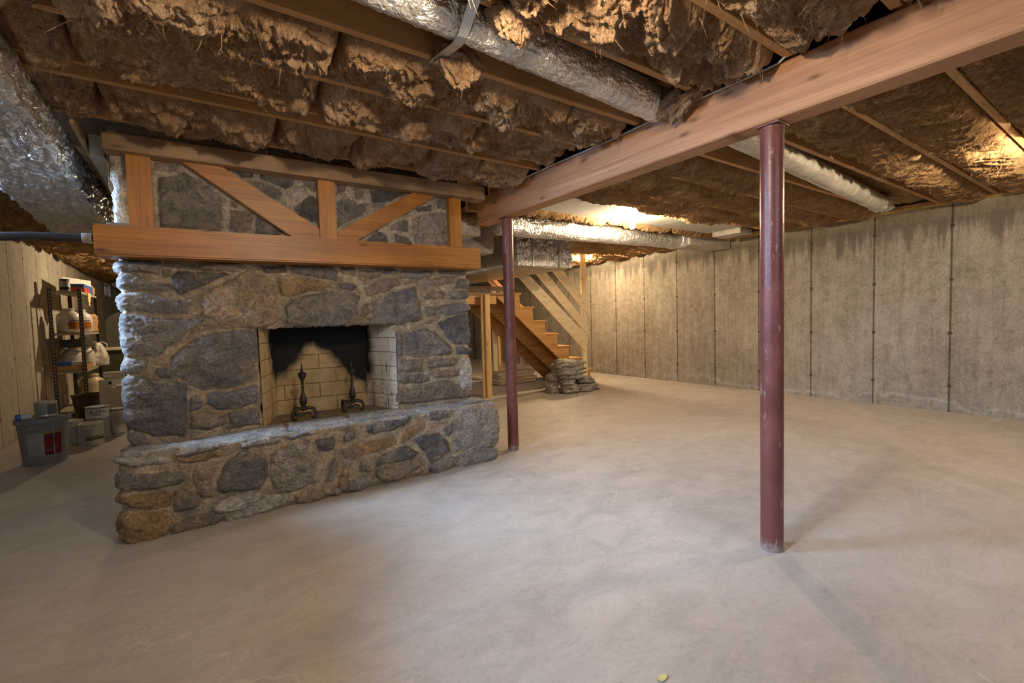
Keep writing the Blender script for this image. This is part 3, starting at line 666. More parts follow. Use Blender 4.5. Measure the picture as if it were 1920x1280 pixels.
# masonry behind the facing
m = MB(); m.box((FX0+.02, 4.55, 0), (FX1-.02, 4.65, 2.61)); m.box((FX0+.02, 3.70, 0), (FX0+.12, 4.55, 2.61)); m.box((FX1-.12, 3.70, 0), (FX1-.02, 4.55, 2.61))
m.box((FX0+.02, 3.66, 1.64), (FX1-.10, 4.55, 2.61)); m.box((FX0+.06, 3.50, 0), (FX1-.04, 4.55, .47))
M['masonry'] = paint('grey_masonry', (.30,.28,.25), .9, 0, .25, 8, .5)
m.build('masonry_core', M['masonry'], FP)
# firebox of cream firebrick with soot
def firebox():
    A, B_ = np.array((OX0-.004, FY-.002)), np.array((.525, 4.05)); C_, D_ = np.array((1.215, 3.99)), np.array((OX1+.004, FY-.002))
    parts = []
    for nm, p, q, wall in (('left_side', A, B_, 0), ('back', B_, C_, 1), ('right_side', C_, D_, 2)):
        L = np.hypot(*(q-p)); s = np.linspace(0, L, int(L/.0032)); z = np.arange(.49, 1.30, .0032); S_, Z_ = np.meshgrid(s, z)
        e = (q-p)/L; nrm = np.array((-e[1], e[0]))*-1
        row = np.floor((Z_-.5)/.118); off = np.where(row % 2 == 0, .08, .21)+(.07 if wall == 0 else .0 if wall == 1 else .14)
        bx = (S_+off) % .262; bz = (Z_-.5) % .118
        dm = np.minimum(np.minimum(bx, .262-bx), np.minimum(bz, .118-bz)) + .0015*pn(S_*60, Z_*60, 3)
        joint = np.clip(1-(dm-.0022)/.002, 0, 1)
        hgt = -joint*.004 + .0012*fbm(S_*30, Z_*30, 4, 3)
        XY = p[None,None]+S_[..., None]*e+hgt[..., None]*nrm
        bid = row*7+np.floor((S_+off)/.262)
        tone = .92+.16*_h(bid, bid*0+wall, 5)
        base = np.array((.56,.41,.205) if wall < 2 else (.62,.53,.40))
        if wall == 1: base = base*(.82+.0*Z_[..., None])
        col = base*tone[..., None]*(1+.10*fbm(S_*8, Z_*8, 8, 4))[..., None]
        col = col*(1-joint[..., None]*.62)
        n1 = .05*fbm(S_*6, Z_*6, 60+wall, 4)
        if wall == 1:
            xx = XY[..., 0]; lim = np.where(xx < .80, 1.06-(.80-xx)*1.0, 1.06-(xx-.80)*.98)
            soot = np.clip((Z_-lim+n1)/.10+.5, 0, 1); soot = np.maximum(soot, np.clip((Z_-1.12)/.1, 0, 1))
            soot = np.maximum(soot, .45*np.clip(1-np.abs(xx-.64)/.07, 0, 1)*np.clip((.66-Z_)/.1, 0, 1))
        elif wall == 0:
            soot = np.clip((S_/L-.50+n1*3)/.22, 0, 1)*np.clip((Z_-.72+n1-.25*(1-S_/L))/.10, 0, 1)
            soot = np.maximum(soot, np.clip((Z_-1.17+n1)/.05, 0, 1)*.9)
            soot = np.maximum(soot, np.clip((pn(S_*70, Z_*5, 15)-.34)*2.4, 0, 1)*.55)
        else:
            soot = np.clip((.30-S_/L+n1*1.2)/.20, 0, 1)*np.clip((Z_-.68)/.12, 0, 1)
            st = np.clip((pn(S_*38+.4, Z_*4.5, 21)-.33)*5, 0, 1)*np.exp(-((S_/L-.68)/.12)**2)*np.clip((1.0-Z_)/.1, 0, 1)
            st = np.maximum(st, np.exp(-((S_/L-.22)/.06)**2)*np.clip((.80-Z_)/.08, 0, 1)*.6)
            soot = np.maximum(soot, st*.85)
            soot = np.maximum(soot, np.clip((pn(S_*42, Z_*42, 33)-.50)*8, 0, 1)*.7*(Z_ < .8))
        soot = np.clip(soot, 0, 1)[..., None]
        col = col*(1-soot)+np.array((.012,.011,.011))*soot
        P_ = np.concatenate([XY, Z_[..., None]], -1)
        parts.append(masked_mesh('firebrick_'+nm, P_, col, np.ones(S_.shape, bool), M['brick'], FP))
    t = paint('soot_black', (.012,.011,.011), .95)
    m = MB(); m.prism([tuple(A+(-.02,.03)), tuple(B_+(-.02,.03)), tuple(C_+(.02,.03)), tuple(D_+(.02,.03))], 2, 1.25, 1.30); m.build('smoke_chamber', t, FP)
    f = paint('ashy_firebox_floor', (.24,.185,.115), .9, 0, .35, 14, .6)
    m = MB(); m.prism([tuple(A+(-.02,-.02)), tuple(B_+(-.02,.03)), tuple(C_+(.02,.03)), tuple(D_+(.02,-.02))], 2, .46, .503); m.build('firebox_floor', f, FP)
firebox()
# timbers
def tprism(name, pts, y0, y1, mt, bev=.004):
    return MB().prism([(x, z) for x, z in pts], 1, y0, y1, bev).build(name, mt, FP)
tprism('mantel_beam', [(-.43,1.637),(2.078,1.657),(2.078,1.832),(-.43,1.812)], 3.445, 3.63, M['mantel'], .009)
tprism('header_beam', [(-.37,2.243),(2.155,2.256),(2.155,2.368),(-.37,2.340)], 3.475, 3.60, M['header'], .005)
for x0, x1 in ((-.276,-.158), (.789,.906), (1.838,1.946)):
    tprism('timber_post', [(x0,1.80),(x1,1.80),(x1,2.262),(x0,2.262)], 3.535, 3.605, M['post_v'])
M['brace1'] = M['mantel']
tprism('timber_brace', [(-.02,2.258),(.195,2.258),(.787,1.905),(.787,1.823),(.62,1.823)], 3.54, 3.605, M['mantel'])
tprism('timber_brace', [(.907,1.893),(.907,1.825),(1.03,1.825),(1.725,2.258),(1.52,2.258)], 3.54, 3.605, M['mantel'])
MB().box((-.37,3.66,2.06), (-.345,3.80,2.30), .003).build('wood_block', M['header'], FP)

# andirons
def andiron(cx, cy, z0, sc, label):
    t = thing('andiron', (cx, cy, z0), label, 'andiron', None)
    prof = [(.012,0),(.020,.006),(.014,.016),(.018,.03),(.026,.05),(.027,.07),(.020,.10),(.012,.13),(.009,.155),(.013,.165),(.013,.172),(.008,.18),(.008,.20),(.013,.206),(.009,.215),(.016,.232),(.027,.25),(.030,.27),(.030,.276),(.010,.284),(.008,.30),(.006,.325),(.0015,.352)]
    MB().lathe([(r*sc, z*sc) for r, z in prof], (cx, cy, z0+.075), 24).build('shaft', M['iron'], t, 50)
    for s in (-1, 1):
        MB().tube([(cx, cy, z0+.078), (cx+s*.035, cy-.004, z0+.088), (cx+s*.068, cy-.012, z0+.078), (cx+s*.082, cy-.02, z0+.045), (cx+s*.072, cy-.024, z0+.012), (cx+s*.056, cy-.03, z0+.012)], [.013,.012,.012,.011,.010,.009], 10).build('foot', M['iron'], t, 60)
    MB().tube([(cx-.05, cy-.01, z0+.04), (cx-.02, cy-.014, z0+.055), (cx, cy-.012, z0+.044), (cx+.02, cy-.014, z0+.055), (cx+.05, cy-.01, z0+.04)], .007, 8).build('scroll', M['iron'], t, 60)
    MB().tube([(cx, cy, z0+.08), (cx-.01, cy+.05, z0+.072), (cx-.03, cy+.20, z0+.07), (cx-.03, cy+.205, z0+.003)], .009, 8).build('log_bar', M['iron'], t, 60)
andiron(.655, 3.735, .503, 1.0, 'black iron andiron with turned shaft, left of the pair, on the firebox floor')
andiron(1.035, 3.795, .503, 1.0, 'black iron andiron with turned shaft, right of the pair, before the sooty brick')
# ------------------------------------------------------------------ joists and insulation
ORD = ['nearest','second','third','fourth','fifth','sixth','seventh','eighth','ninth','tenth','eleventh','twelfth','thirteenth','fourteenth','fifteenth','sixteenth','seventeenth','eighteenth','nineteenth','twentieth','twenty-first','twenty-second','twenty-third','twenty-fourth','twenty-fifth','twenty-sixth','twenty-seventh','twenty-eighth','twenty-ninth','thirtieth','thirty-first','thirty-second','thirty-third','thirty-fourth','thirty-fifth','thirty-sixth','thirty-seventh','thirty-eighth','thirty-ninth','fortieth']
GX0, GX1 = 2.33, 2.475
JL = [-.25,.22,.66,1.055,1.49,1.93,2.37,2.925,3.42]
JLF = [4.78+.45*k for k in range(31)]
JR = [-.25,.22,.68,1.13,1.585,2.05,2.50,2.95,3.42,3.92,4.38]+[4.83+.45*k for k in range(18)]
def joist(x0, x1, y, w, mt, label, group, z=2.39, tilt=0.):
    m = MB(); m.beam((x0, y-tilt/2, z+.108), (x1, y+tilt/2, z+.108), w, .216, bev=.002)
    o = m.build('floor_joist', mt); tag(o, label, 'joist', group); return o
for i, y in enumerate(JL):
    joist(XL+.01, GX0-.004 if y < 3.3 else 2.30, y, .040, M['joist'], 'brown floor joist left of the girder, %s to the camera, over the open floor' % ORD[i], 'joists left of the girder')
joist(XL+.3, GX0-.01, 2.80, .022, M['joist'], 'thin board nailed beside the joist before the fireplace header', 'joists left of the girder', 2.40)
for i, y in enumerate(JLF):
    joist(XL+.01, .15, y, .040, M['joist'], 'brown floor joist over the storage corner, %s behind the fireplace' % ORD[i], 'joists over the storage corner')
for i, y in enumerate(JR):
    joist(GX1+.004, XR-.095, y, .040, M['joist'], 'brown floor joist right of the girder, %s to the camera' % ORD[i], 'joists right of the girder')

def strands(rs, P, N, count, ln, th, gx):
    """loose curled fibres hanging off the batt face, as thin tapering ribbons"""
    V = []; Fc = []; n, m, _ = P.shape
    for _ in range(count):
        i = rs.randint(2, n-3); j = rs.randint(2, m-3); p = P[i, j].copy()
        L = ln*rs.uniform(.4, 1.5); k = 6; d = np.array((rs.uniform(-1, 1), rs.uniform(-1, 1), -rs.uniform(.05, .8))); d /= np.linalg.norm(d)
        q = p-d*.004; w = th*rs.uniform(.5, 1.5); sd = np.cross(d, (0, 0, 1)); sd /= np.linalg.norm(sd)+1e-9
        cv = np.array((rs.uniform(-1, 1), rs.uniform(-1, 1), rs.uniform(-.7, .5)))*.45
        for s in range(k):
            ww = w*(1-s/(k-.6))
            b = len(V); V += [q-sd*ww, q+sd*ww]
            if s: Fc.append((b-2, b-1, b+1, b))
            d = d+cv*rs.uniform(.3, 1)+np.array((rs.uniform(-.2,.2), rs.uniform(-.2,.2), rs.uniform(-.1,.1))); d /= np.linalg.norm(d); q = q+d*L/k
    return V, Fc
CLAMP = [(-.98,-.52,-3,5.65,2.385), (2.4,6.6,1.5,2.1,2.49), (-.7,2.3,1.5,1.9,2.53), (3.58,4.67,5.05,8.25,2.375), (2.26,2.76,4.45,5.0,2.385), (2.55,3.25,5.0,7.6,2.38), (2.6,7.1,4.08,4.55,2.42), (2.5,6.6,3.38,3.97,2.40)]
def batt(x0, x1, y0, y1, seed, style, res, label, group, mt, z0=2.405, sag=.055, fib=0):
    rs = random.Random(seed)
    nx = max(8, int((x1-x0)/res)); ny = max(8, int((y1-y0)/res))
    s = np.linspace(0, 1, nx); t = np.linspace(0, 1, ny); S, T = np.meshgrid(s, t, indexing='ij')
    X = x0+S*(x1-x0); Y = y0+T*(y1-y0)
    ex = np.minimum(S, 1-S)*(x1-x0); ey = np.minimum(T, 1-T)*(y1-y0)
    prof = (1-np.exp(-ey/.05))*(1-.75*np.exp(-ex/.018))
    a = rs.uniform(-.5, .5)
    if style == 'L':
        wx = X+.09*fbm(X*3.3, Y*3.3, seed, 3); wy = Y+.09*fbm(X*3.3+9, Y*3.3, seed+1, 3)
        p = wx*math.cos(a)+wy*math.sin(a); q = -wx*math.sin(a)+wy*math.cos(a)
        lump = .060*fbm(p*3.0, q*4.2, seed+2, 3)
        rid = .038*(1-2.2*np.abs(fbm(p*5, q*10, seed+3, 4)))
        f1 = .017*(1-2.5*np.abs(fbm(p*16, q*34, seed+4, 4)))
        f2 = .004*fbm(X*60, Y*60, seed+6, 3)
        cell = -.03*np.clip(fbm(wx*4.5, wy*4.5, seed+7, 2)-.25, 0, 1)*2
    else:
        wx = X+.07*fbm(X*2.5, Y*2.5, seed, 3); wy = Y+.05*fbm(X*2.5+9, Y*2.5, seed+1, 3)
        cu = wx-.9*(T-.5)**2*.5+(T-.5)*(.25+a*.3)
        lump = .025*fbm(wx*2.2, wy*3, seed+2, 3)
        rid = .032*(1-2.2*np.abs(fbm(cu*9, wy*1.6, seed+3, 4)))
        f1 = .017*(1-2.5*np.abs(fbm(cu*30, wy*5, seed+4, 4)))
        f2 = .003*fbm(X*60, Y*40, seed+6, 3); cell = 0
    sg = sag*(1+.5*rs.uniform(-1, 1)+.5*pn(X*1.1, Y*0+seed, 4))
    Z = z0 - prof*sg + (lump*prof - rid*prof*.8 - f1*(.25+.75*prof) + f2 + cell*prof)
    Z += .05*np.exp(-ey/.012)+.06*np.exp(-ex/.012)
    low = np.clip((2.388-Z)/.03, 0, 1); over = .10*(.5+fbm(X*3, Y*0+seed*1.3, seed+8, 2))
    Y2 = Y+(T-.5)*2*low*over*.25*(y1-y0)*np.exp(-ey/.08)
    for (a0, a1, b0, b1, zm) in CLAMP:
        q = np.clip(1-np.maximum(np.maximum(a0-X, X-a1), np.maximum(b0-Y, Y-b1))/.03, 0, 1); Z = np.where(q > 0, np.maximum(Z, (zm+.012+.006*pn(X*20, Y*20, 3))*q+Z*(1-q)), Z)
    P = np.stack([X+.010*fbm(X*12, Y*12, seed+9, 2), Y2, np.minimum(Z, 2.60)], -1)
    ex_ = strands(rs, P, None, fib, .10, .0022, None) if fib else None
    c = ((x0+x1)/2, (y0+y1)/2, 2.40)
    o = grid_mesh('insulation_batt', P, None, mt, c, None, ex_, True, False)
    tag(o, label, 'insulation', group); return o
seed = 100
def bay_row(js, i, xa, xb, style, side, lens, mt, sag=.055, z0=2.405, extra=''):
    global seed
    y0, y1 = js[i]+.022, js[i+1]-(.022 if not (side == 'left' and i == 6) else .145)
    rs = random.Random(seed*7+i); x = xb; n = 0; cuts = []
    while x > xa+.25:
        L = rs.uniform(*lens); a = x-L
        if a < xa+.3: a = xa
        cuts.append((a, x)); x = a
    if side == 'right': cuts = cuts[::-1]
    for k, (a, b) in enumerate(cuts):
        d = min(math.hypot(max(a, min(b, .8))-0, (y0+y1)/2), 20)
        res = .0075 if d < 3.2 else .0105 if d < 5 else .016 if d < 8 else .026
        fib = int((b-a)*(110 if d < 3.2 else 80 if d < 5 else 30 if d < 8 else 0))
        lab = 'brown batt %s, %s in line, in joist bay %s' % (side_txt[side], ORD[k] if k else 'first', ORD[i]+' to the camera' if side != 'far' else ORD[i]+' behind the fireplace')
        batt(a+.003, b-.003, y0, y1, seed, style, res, lab, side_grp[side], mt, z0, sag, fib); seed += 1
side_txt = dict(left='left of the girder', right='right of the girder', far='over the storage corner')
side_grp = dict(left='insulation batts left of the girder', right='insulation batts right of the girder', far='insulation batts over the storage corner')
for i in range(len(JL)-1):
    if i == 4: continue
    bay_row(JL, i, XL+.02, GX0-.045, 'L', 'left', (.38, .95), M['batt'], .045 if i != 6 else .04)
for (a, b) in ((GX0-.02-.6, GX0-.02), (1.1, 1.69), (.35, 1.08), (-.5, .33), (XL+.02, -.52)):   # batts pushed up above the round duct
    batt(a, b, 1.512, 1.908, seed, 'L', .010, 'brown batt packed above the round foil duct, %s from the girder' % ORD[int((GX0-b)/.62)], 'batts above the foil duct', M['batt'], 2.53, .05, 30); seed += 1
for i in range(len(JLF)-1):
    bay_row(JLF, i, XL+.02, .12, 'R', 'far', (.9, 1.4), M['batt_r'], .05)
for i in range(len(JR)-1):
    if i in (4, 8): continue
    bay_row(JR, i, GX1+.02, XR-.10, 'R', 'right', (1.0, 1.7), M['batt_r'], .06)
for (a, b) in ((GX1+.02, 4.2), (4.22, 5.6), (5.62, XR-.1)):
    batt(a, b, 1.607, 2.028, seed, 'R', .014, 'brown batt packed above the beige round duct, %s from the girder' % ORD[int((a-GX1)/1.4)], 'batts above the beige duct', M['batt_r'], 2.50, .05, 30); seed += 1
# torn tufts drooping over the foil duct
def tuft(c, rx, ry, rz, sd, label, mt=None):
    n, m = 60, 40; th = np.linspace(0, 2*np.pi, n); ph = np.linspace(.02, np.pi-.02, m); A, B_ = np.meshgrid(th, ph, indexing='ij')
    X = np.cos(A)*np.sin(B_); Y = np.sin(A)*np.sin(B_); Z = np.cos(B_)
    r = 1+.35*fbm(X*2+Z, Y*2+Z*2, sd, 4)+.12*(1-2*np.abs(fbm(X*5+Z*3, Y*5-Z*4, sd+1, 3)))
    r[-1] = r[0]
    taper = np.where(Z < 0, 1-.5*np.abs(Z), 1)
    P = np.stack([c[0]+X*r*rx*taper, c[1]+Y*r*ry*taper, c[2]+Z*r*rz], -1)
    rs = random.Random(sd); e = strands(rs, P, None, 60, .06, .0011, None)
    tag(grid_mesh('insulation_tuft', P, None, mt or M['batt'], c, None, e, True, True), label, 'insulation', 'torn insulation tufts')
tuft((1.10, 1.50, 2.37), .11, .07, .07, 5, 'torn insulation tuft drooping over the near side of the foil duct')
tuft((1.04, 1.87, 2.36), .10, .05, .085, 6, 'torn insulation tuft hanging beside the metal hanger strap')
tuft((2.25, 1.62, 2.37), .07, .13, .07, 8, 'frayed insulation clump where the foil duct meets the girder')

# ------------------------------------------------------------------ girder, cable, steel posts
def girder():
    ys = np.linspace(-2.9, 3.90, 420); pr = []
    r = .008; c = [(GX0+r, 2.135), (GX0, 2.135+r), (GX0, 2.385-r), (GX0+r, 2.385), (GX1-r, 2.385), (GX1, 2.385-r), (GX1, 2.135+r), (GX1-r, 2.135), (GX0+r, 2.135)]
    pts = []
    for a, b in zip(c[:-1], c[1:]):
        k = 8 if abs(a[0]-b[0])+abs(a[1]-b[1]) > .05 else 2
        pts += [(a[0]+(b[0]-a[0])*t/k, a[1]+(b[1]-a[1])*t/k) for t in range(k)]
    pts.append(pts[0]); Q = np.array(pts)
    Yg, I = np.meshgrid(ys, np.arange(len(Q)), indexing='ij')
    X = Q[I, 0]; Z = Q[I, 1]
    wane = np.where(Z > 2.36, .006*fbm(Yg*2.2, Yg*0, 3, 4), 0)
    P = np.stack([X+.0012*fbm(Yg*3, Z*20, 5, 3), Yg, Z+wane], -1)
    V = []; Fc = []
    o = grid_mesh('girder', P, None, M['girder'], ((GX0+GX1)/2, .5, 2.135), None, None, False)
    bm = bmesh.new(); bm.from_mesh(o.data); bmesh.ops.holes_fill(bm, edges=[e for e in bm.edges if e.is_boundary]); bmesh.ops.remove_doubles(bm, verts=bm.verts, dist=1e-5)
    bmesh.ops.recalc_face_normals(bm, faces=bm.faces); bm.to_mesh(o.data); bm.free()
    tag(o, 'long orange-brown timber girder running overhead on two maroon steel posts', 'beam')
girder()
M['nail'] = paint('blue_staple', (.05,.09,.30), .4)
M['cable'] = paint('grey_cable', (.52,.53,.56), .45)
cb = thing('electric_cable', (2.31, 2.0, 2.40), 'pale grey electric cable stapled along the top edge of the girder', 'cable')
cx = GX0-.012
pts = [(cx+.02, 3.55, 2.40)]+[(cx, y, 2.376+.003*math.sin(y*5)) for y in np.arange(3.4, 1.12, -.12)]+[(cx, 1.10, 2.378), (cx-.01, 1.045, 2.40), (cx-.03, 1.02, 2.43), (cx-.05, 1.015, 2.48), (cx-.04, 1.0, 2.56)]
MB().tube(pts, .0055, 8).build('cable_sheath', M['cable'], cb, 60)
for y in (1.15, 1.63, 2.62): MB().box((cx-.008, y-.006, 2.374), (cx+.008, y+.006, 2.394), .002).build('staple', M['nail'], cb)
def lally(x, y, r, zt, label):
    t = thing('steel_post', (x, y, 0), label, 'post')
    MB().lathe([(r*.96, 0), (r, .008), (r, zt-.02)], (x, y, 0), 64).build('column', M['maroon'], t, 50)
    MB().lathe([(r*1.03, zt-.03), (r*1.03, zt-.012)], (x, y, 0), 48).box((x-.055, y-.056, zt-.008), (x+.06, y+.056, zt+.004), .002).build('cap_plate', M['maroon'], t, 50)
lally(2.395, 1.165, .053, 2.131, 'thick maroon steel post in the foreground carrying the near part of the girder')
lally(2.395, 3.495, .050, 2.131, 'maroon steel post beside the right end of the hearth, under the girder end')

# ------------------------------------------------------------------ ducts
def skin_duct(name, y0, y1, xl, xr, zb, zt, mt, parent, sd, res=.014, amp=.010, axis=1, rnd=.03):
    """wrapped rectangular duct: rounded-rectangle section swept along axis with crumpled wrap"""
    c = []
    for (cx_, cz_, a0) in ((xl+rnd, 0, 180), (xr-rnd, 0, 270), (xr-rnd, 1, 0), (xl+rnd, 1, 90)):
        for k in range(6):
            a = math.radians(a0+18*k); c.append((cx_, cz_, math.cos(a)*rnd, math.sin(a)*rnd))
    Ls = np.arange(y0, y1, res); P = []
    sec = []
    for k in range(len(c)+1):
        a = c[k % len(c)]; b = c[(k-1) % len(c)]
        sec.append(a)
    for yy in Ls:
        b0 = zb(yy); row = []
        pts = [(q[0]+q[2], (b0+rnd if q[1] == 0 else zt-rnd)+q[3], q[2]/rnd, q[3]/rnd) for q in c]
        out = []
        for i in range(len(pts)):
            a = pts[i]; b = pts[(i+1) % len(pts)]; d = math.hypot(a[0]-b[0], a[1]-b[1]); 
            k = nseg[i] if len(nseg) else 1
            for t in range(k): out.append([a[j]+(b[j]-a[j])*t/k for j in range(4)])
        out.append(out[0]); P.append(out)
    Q = np.array(P); Yv = np.repeat(Ls[:, None], Q.shape[1], 1)
    ang = np.linspace(0, 1, Q.shape[1])[None]*np.ones_like(Yv)
    per = np.minimum(ang, 1-ang)*6
    d = amp*(1-2*np.abs(fbm(Yv*2.2+per*.8, per*4, sd, 4)))+amp*.6*fbm(Yv*9, per*12, sd+3, 3)+amp*.25*fbm(Yv*40, per*30, sd+5, 2)
    nl = np.maximum(np.hypot(Q[..., 2], Q[..., 3]), .3)
    A = Q[..., 0]+Q[..., 2]/nl*d; Z = Q[..., 1]+Q[..., 3]/nl*d
    P3 = np.stack([A, Yv, Z], -1) if axis == 1 else np.stack([Yv, A, Z], -1)
    org = wpos(parent) if parent else (0,0,0)
    o = grid_mesh(name, P3, None, mt, (0,0,0), parent, None, True, axis == 1)
    bm = bmesh.new(); bm.from_mesh(o.data); bmesh.ops.remove_doubles(bm, verts=bm.verts, dist=1e-6)
    bmesh.ops.holes_fill(bm, edges=[e for e in bm.edges if e.is_boundary]); bmesh.ops.recalc_face_normals(bm, faces=bm.faces)
    bm.to_mesh(o.data); bm.free(); return o
nseg = [1]*5+[22]+[1]*5+[12]+[1]*5+[6]+[1]*5+[12]
t = thing('foil_trunk_duct', (-.75, 2.0, 2.12), 'large foil-wrapped rectangular duct hanging at the upper left, running back past the fireplace', 'duct')
skin_duct('duct_wrap', -2.2, 5.6, -.945, -.555, lambda y: 2.215-.046*max(0, y-2.2), 2.375, M['foil'], t, 31, .012, .020)
for y in (3.42,): MB().box((-.548, y-.010, 2.13), (-.545, y+.010, 2.40)).build('hanger_strap', M['galv'], t)
tag(MB().beam((-.47, 3.35, 2.35), (-.47, 5.4, 2.30), .018, .085).build('nailer_board', M['header']), 'reddish brown board running beside the foil trunk duct near the chimney', 'board')
t = thing('side_duct', (-.42, 4.2, 2.22), 'grey sheet-metal duct between the foil trunk and the chimney', 'duct')
MB().box((-.455, 3.72, 2.26), (-.385, 5.2, 2.385), .004).build('duct_body', M['galv'], t)
for z in (2.29, 2.33): MB().lathe([(.006, 0), (.005, .003)], (-.42, 3.715, z), 8, 'Y').build('screw', M['galv'], t)
# round foil duct in the bay before the girder
def round_duct(name_m, a, b, r, sd, mt, parent, amp=.006, res=.010):
    a = np.array(a); b = np.array(b); L = np.linalg.norm(b-a); d = (b-a)/L
    s = np.arange(0, L, res); th = np.linspace(0, 2*np.pi, 97); S_, T_ = np.meshgrid(s, th, indexing='ij')
    y = np.cross((0, 0, 1), d); y /= np.linalg.norm(y); z = np.cross(d, y)
    tt = np.minimum(T_, 2*np.pi-T_)
    rr = r+amp*fbm(S_*3, tt*1.5, sd, 3)+amp*.5*fbm(S_*22, tt*9, sd+3, 3)+amp*.25*np.sin(S_*2*np.pi/.05)
    P = a+S_[..., None]*d+(np.cos(T_)*rr)[..., None]*y+(np.sin(T_)*rr)[..., None]*z
    o = grid_mesh(name_m, P, None, mt, (0,0,0), parent, None, True, True)
    bm = bmesh.new(); bm.from_mesh(o.data); bmesh.ops.remove_doubles(bm, verts=bm.verts, dist=1e-6); bmesh.ops.holes_fill(bm, edges=[e for e in bm.edges if e.is_boundary])
    bmesh.ops.recalc_face_normals(bm, faces=bm.faces); bm.to_mesh(o.data); bm.free(); return o
t = thing('foil_round_duct', (.8, 1.70, 2.25), 'shiny foil-wrapped round duct hanging in a joist bay before the girder', 'duct')
round_duct('duct_sleeve', (-.5, 1.56, 2.42), (2.27, 1.735, 2.42), .090, 3, M['foil'], t)
M['tape'] = paint('black_tape', (.03,.03,.03), .5)
MB().lathe([(.094, 0), (.0965, .004), (.0965, .016), (.094, .020)], (.93, 1.649, 2.42), 64, 'X', False).build('tape_band', M['tape'], t, 40)
t = thing('hanger_strap', (.9, 1.7, 2.25), 'grey sheet-metal hanger strap crossing under the foil round duct', 'strap')
MB().beam((.955, 1.955, 2.386), (.93, 1.68, 2.323), .042, .0025, bev=0).beam((.93, 1.682, 2.323), (.925, 1.62, 2.323), .042, .0025, bev=0).beam((.925, 1.622, 2.323), (.90, 1.47, 2.386), .042, .0025, bev=0).build('strap_band', M['galv'], t)
MB().lathe([(.007, 0), (.005, .004)], (.952, 1.932, 2.372), 10).build('nail', M['galv'], t)
t = thing('beige_round_duct', (4.4, 1.8, 2.26), 'beige round duct slung under the joists behind the foreground steel post', 'duct')
round_duct('duct_sleeve', (2.50, 1.62, 2.375), (6.28, 1.915, 2.375), .087, 7, M['foil_dull'], t, .0018)
round_duct('foil_elbow', (6.25, 1.912, 2.37), (6.55, 1.93, 2.40), .092, 9, M['foil_crisp'], t, .018)
for x in (3.45, 4.2, 5.0, 5.6):
    MB().lathe([(.089, 0), (.0905, .003), (.089, .006)], (x, 1.62+(x-2.5)*.078, 2.375), 48, 'X', False).build('seam_ring', M['galv'], t, 40)
# sheet panning around the far bulb
t = thing('joist_panning', (4.5, 3.67, 2.385), 'flat grey sheet-metal panning closing the joist bay above the bright bulb', 'duct')
xs = [2.52, 3.95, 5.05, 6.25]
for a, b in zip(xs[:-1], xs[1:]): MB().box((a+.003, 3.40, 2.379), (b-.003, 3.95, 2.386), .001).build('panning_sheet', M['panning'], t)
MB().box((6.25, 3.46, 2.31), (6.55, 3.88, 2.384), .01).build('end_collar', M['foil_dull'], t)
# foil round duct running right behind it to the wall boot
t = thing('long_foil_duct', (4.4, 4.25, 2.1), 'long foil round duct running from the plenum to the right wall', 'duct')
round_duct('duct_sleeve', (2.75, 4.22, 2.235), (5.95, 4.26, 2.30), .112, 13, M['foil'], t, .006)
MB().box((5.93, 4.12, 2.20), (6.05, 4.42, 2.385), .01).build('foil_collar', M['foil_crisp'], t)
MB().box((6.03, 4.10, 2.23), (7.10, 4.52, 2.386), .004).build('wall_boot', M['foil_dull'], t)
# plenum
nseg = [1]*5+[16]+[1]*5+[12]+[1]*5+[16]+[1]*5+[12]
t = thing('supply_plenum', (4.1, 6.6, 1.93), 'big crinkled foil-wrapped plenum box hanging above the stairs', 'duct')
skin_duct('plenum_wrap', 5.12, 8.2, 3.62, 4.63, lambda y: 1.93, 2.365, M['foil_dull'], t, 51, .02, .008, 1, .015)
nu, nv = 180, 80; uu = np.linspace(3.63, 4.625, nu); vv = np.linspace(1.935, 2.36, nv); U, V = np.meshgrid(uu, vv, indexing='ij')
dd = .020*(1-2*np.abs(fbm(U*12, V*4, 71, 4)))+.006*fbm(U*50, V*22, 73, 3)
grid_mesh('foil_front', np.stack([U, 5.10-dd*np.clip(np.minimum(V-1.935, 2.36-V)/.01, .2, 1), V], -1), None, M['foil_crisp'], (0,0,0), t)
for x in (3.90, 4.38): MB().box((x-.014, 5.072, 1.93), (x+.014, 5.078, 2.385)).build('hanger_strap', M['galv'], t)
MB().box((3.605, 5.85, 1.92), (3.615, 5.90, 2.38)).build('seam_tape', M['foil_crisp'], t)
t = thing('branch_duct', (2.6, 4.7, 2.16), 'small foil-wrapped branch duct behind the end of the mantel and girder', 'duct')
skin_duct('duct_wrap', 4.5, 5.0, 2.30, 2.72, lambda y: 2.165, 2.375, M['foil_crisp'], t, 61, .014, .010, 1, .02)
skin_duct('duct_jacket', 5.0, 7.6, 2.62, 3.2, lambda y: 2.06, 2.375, M['foil_dull'], t, 63, .025, .008, 1, .02)

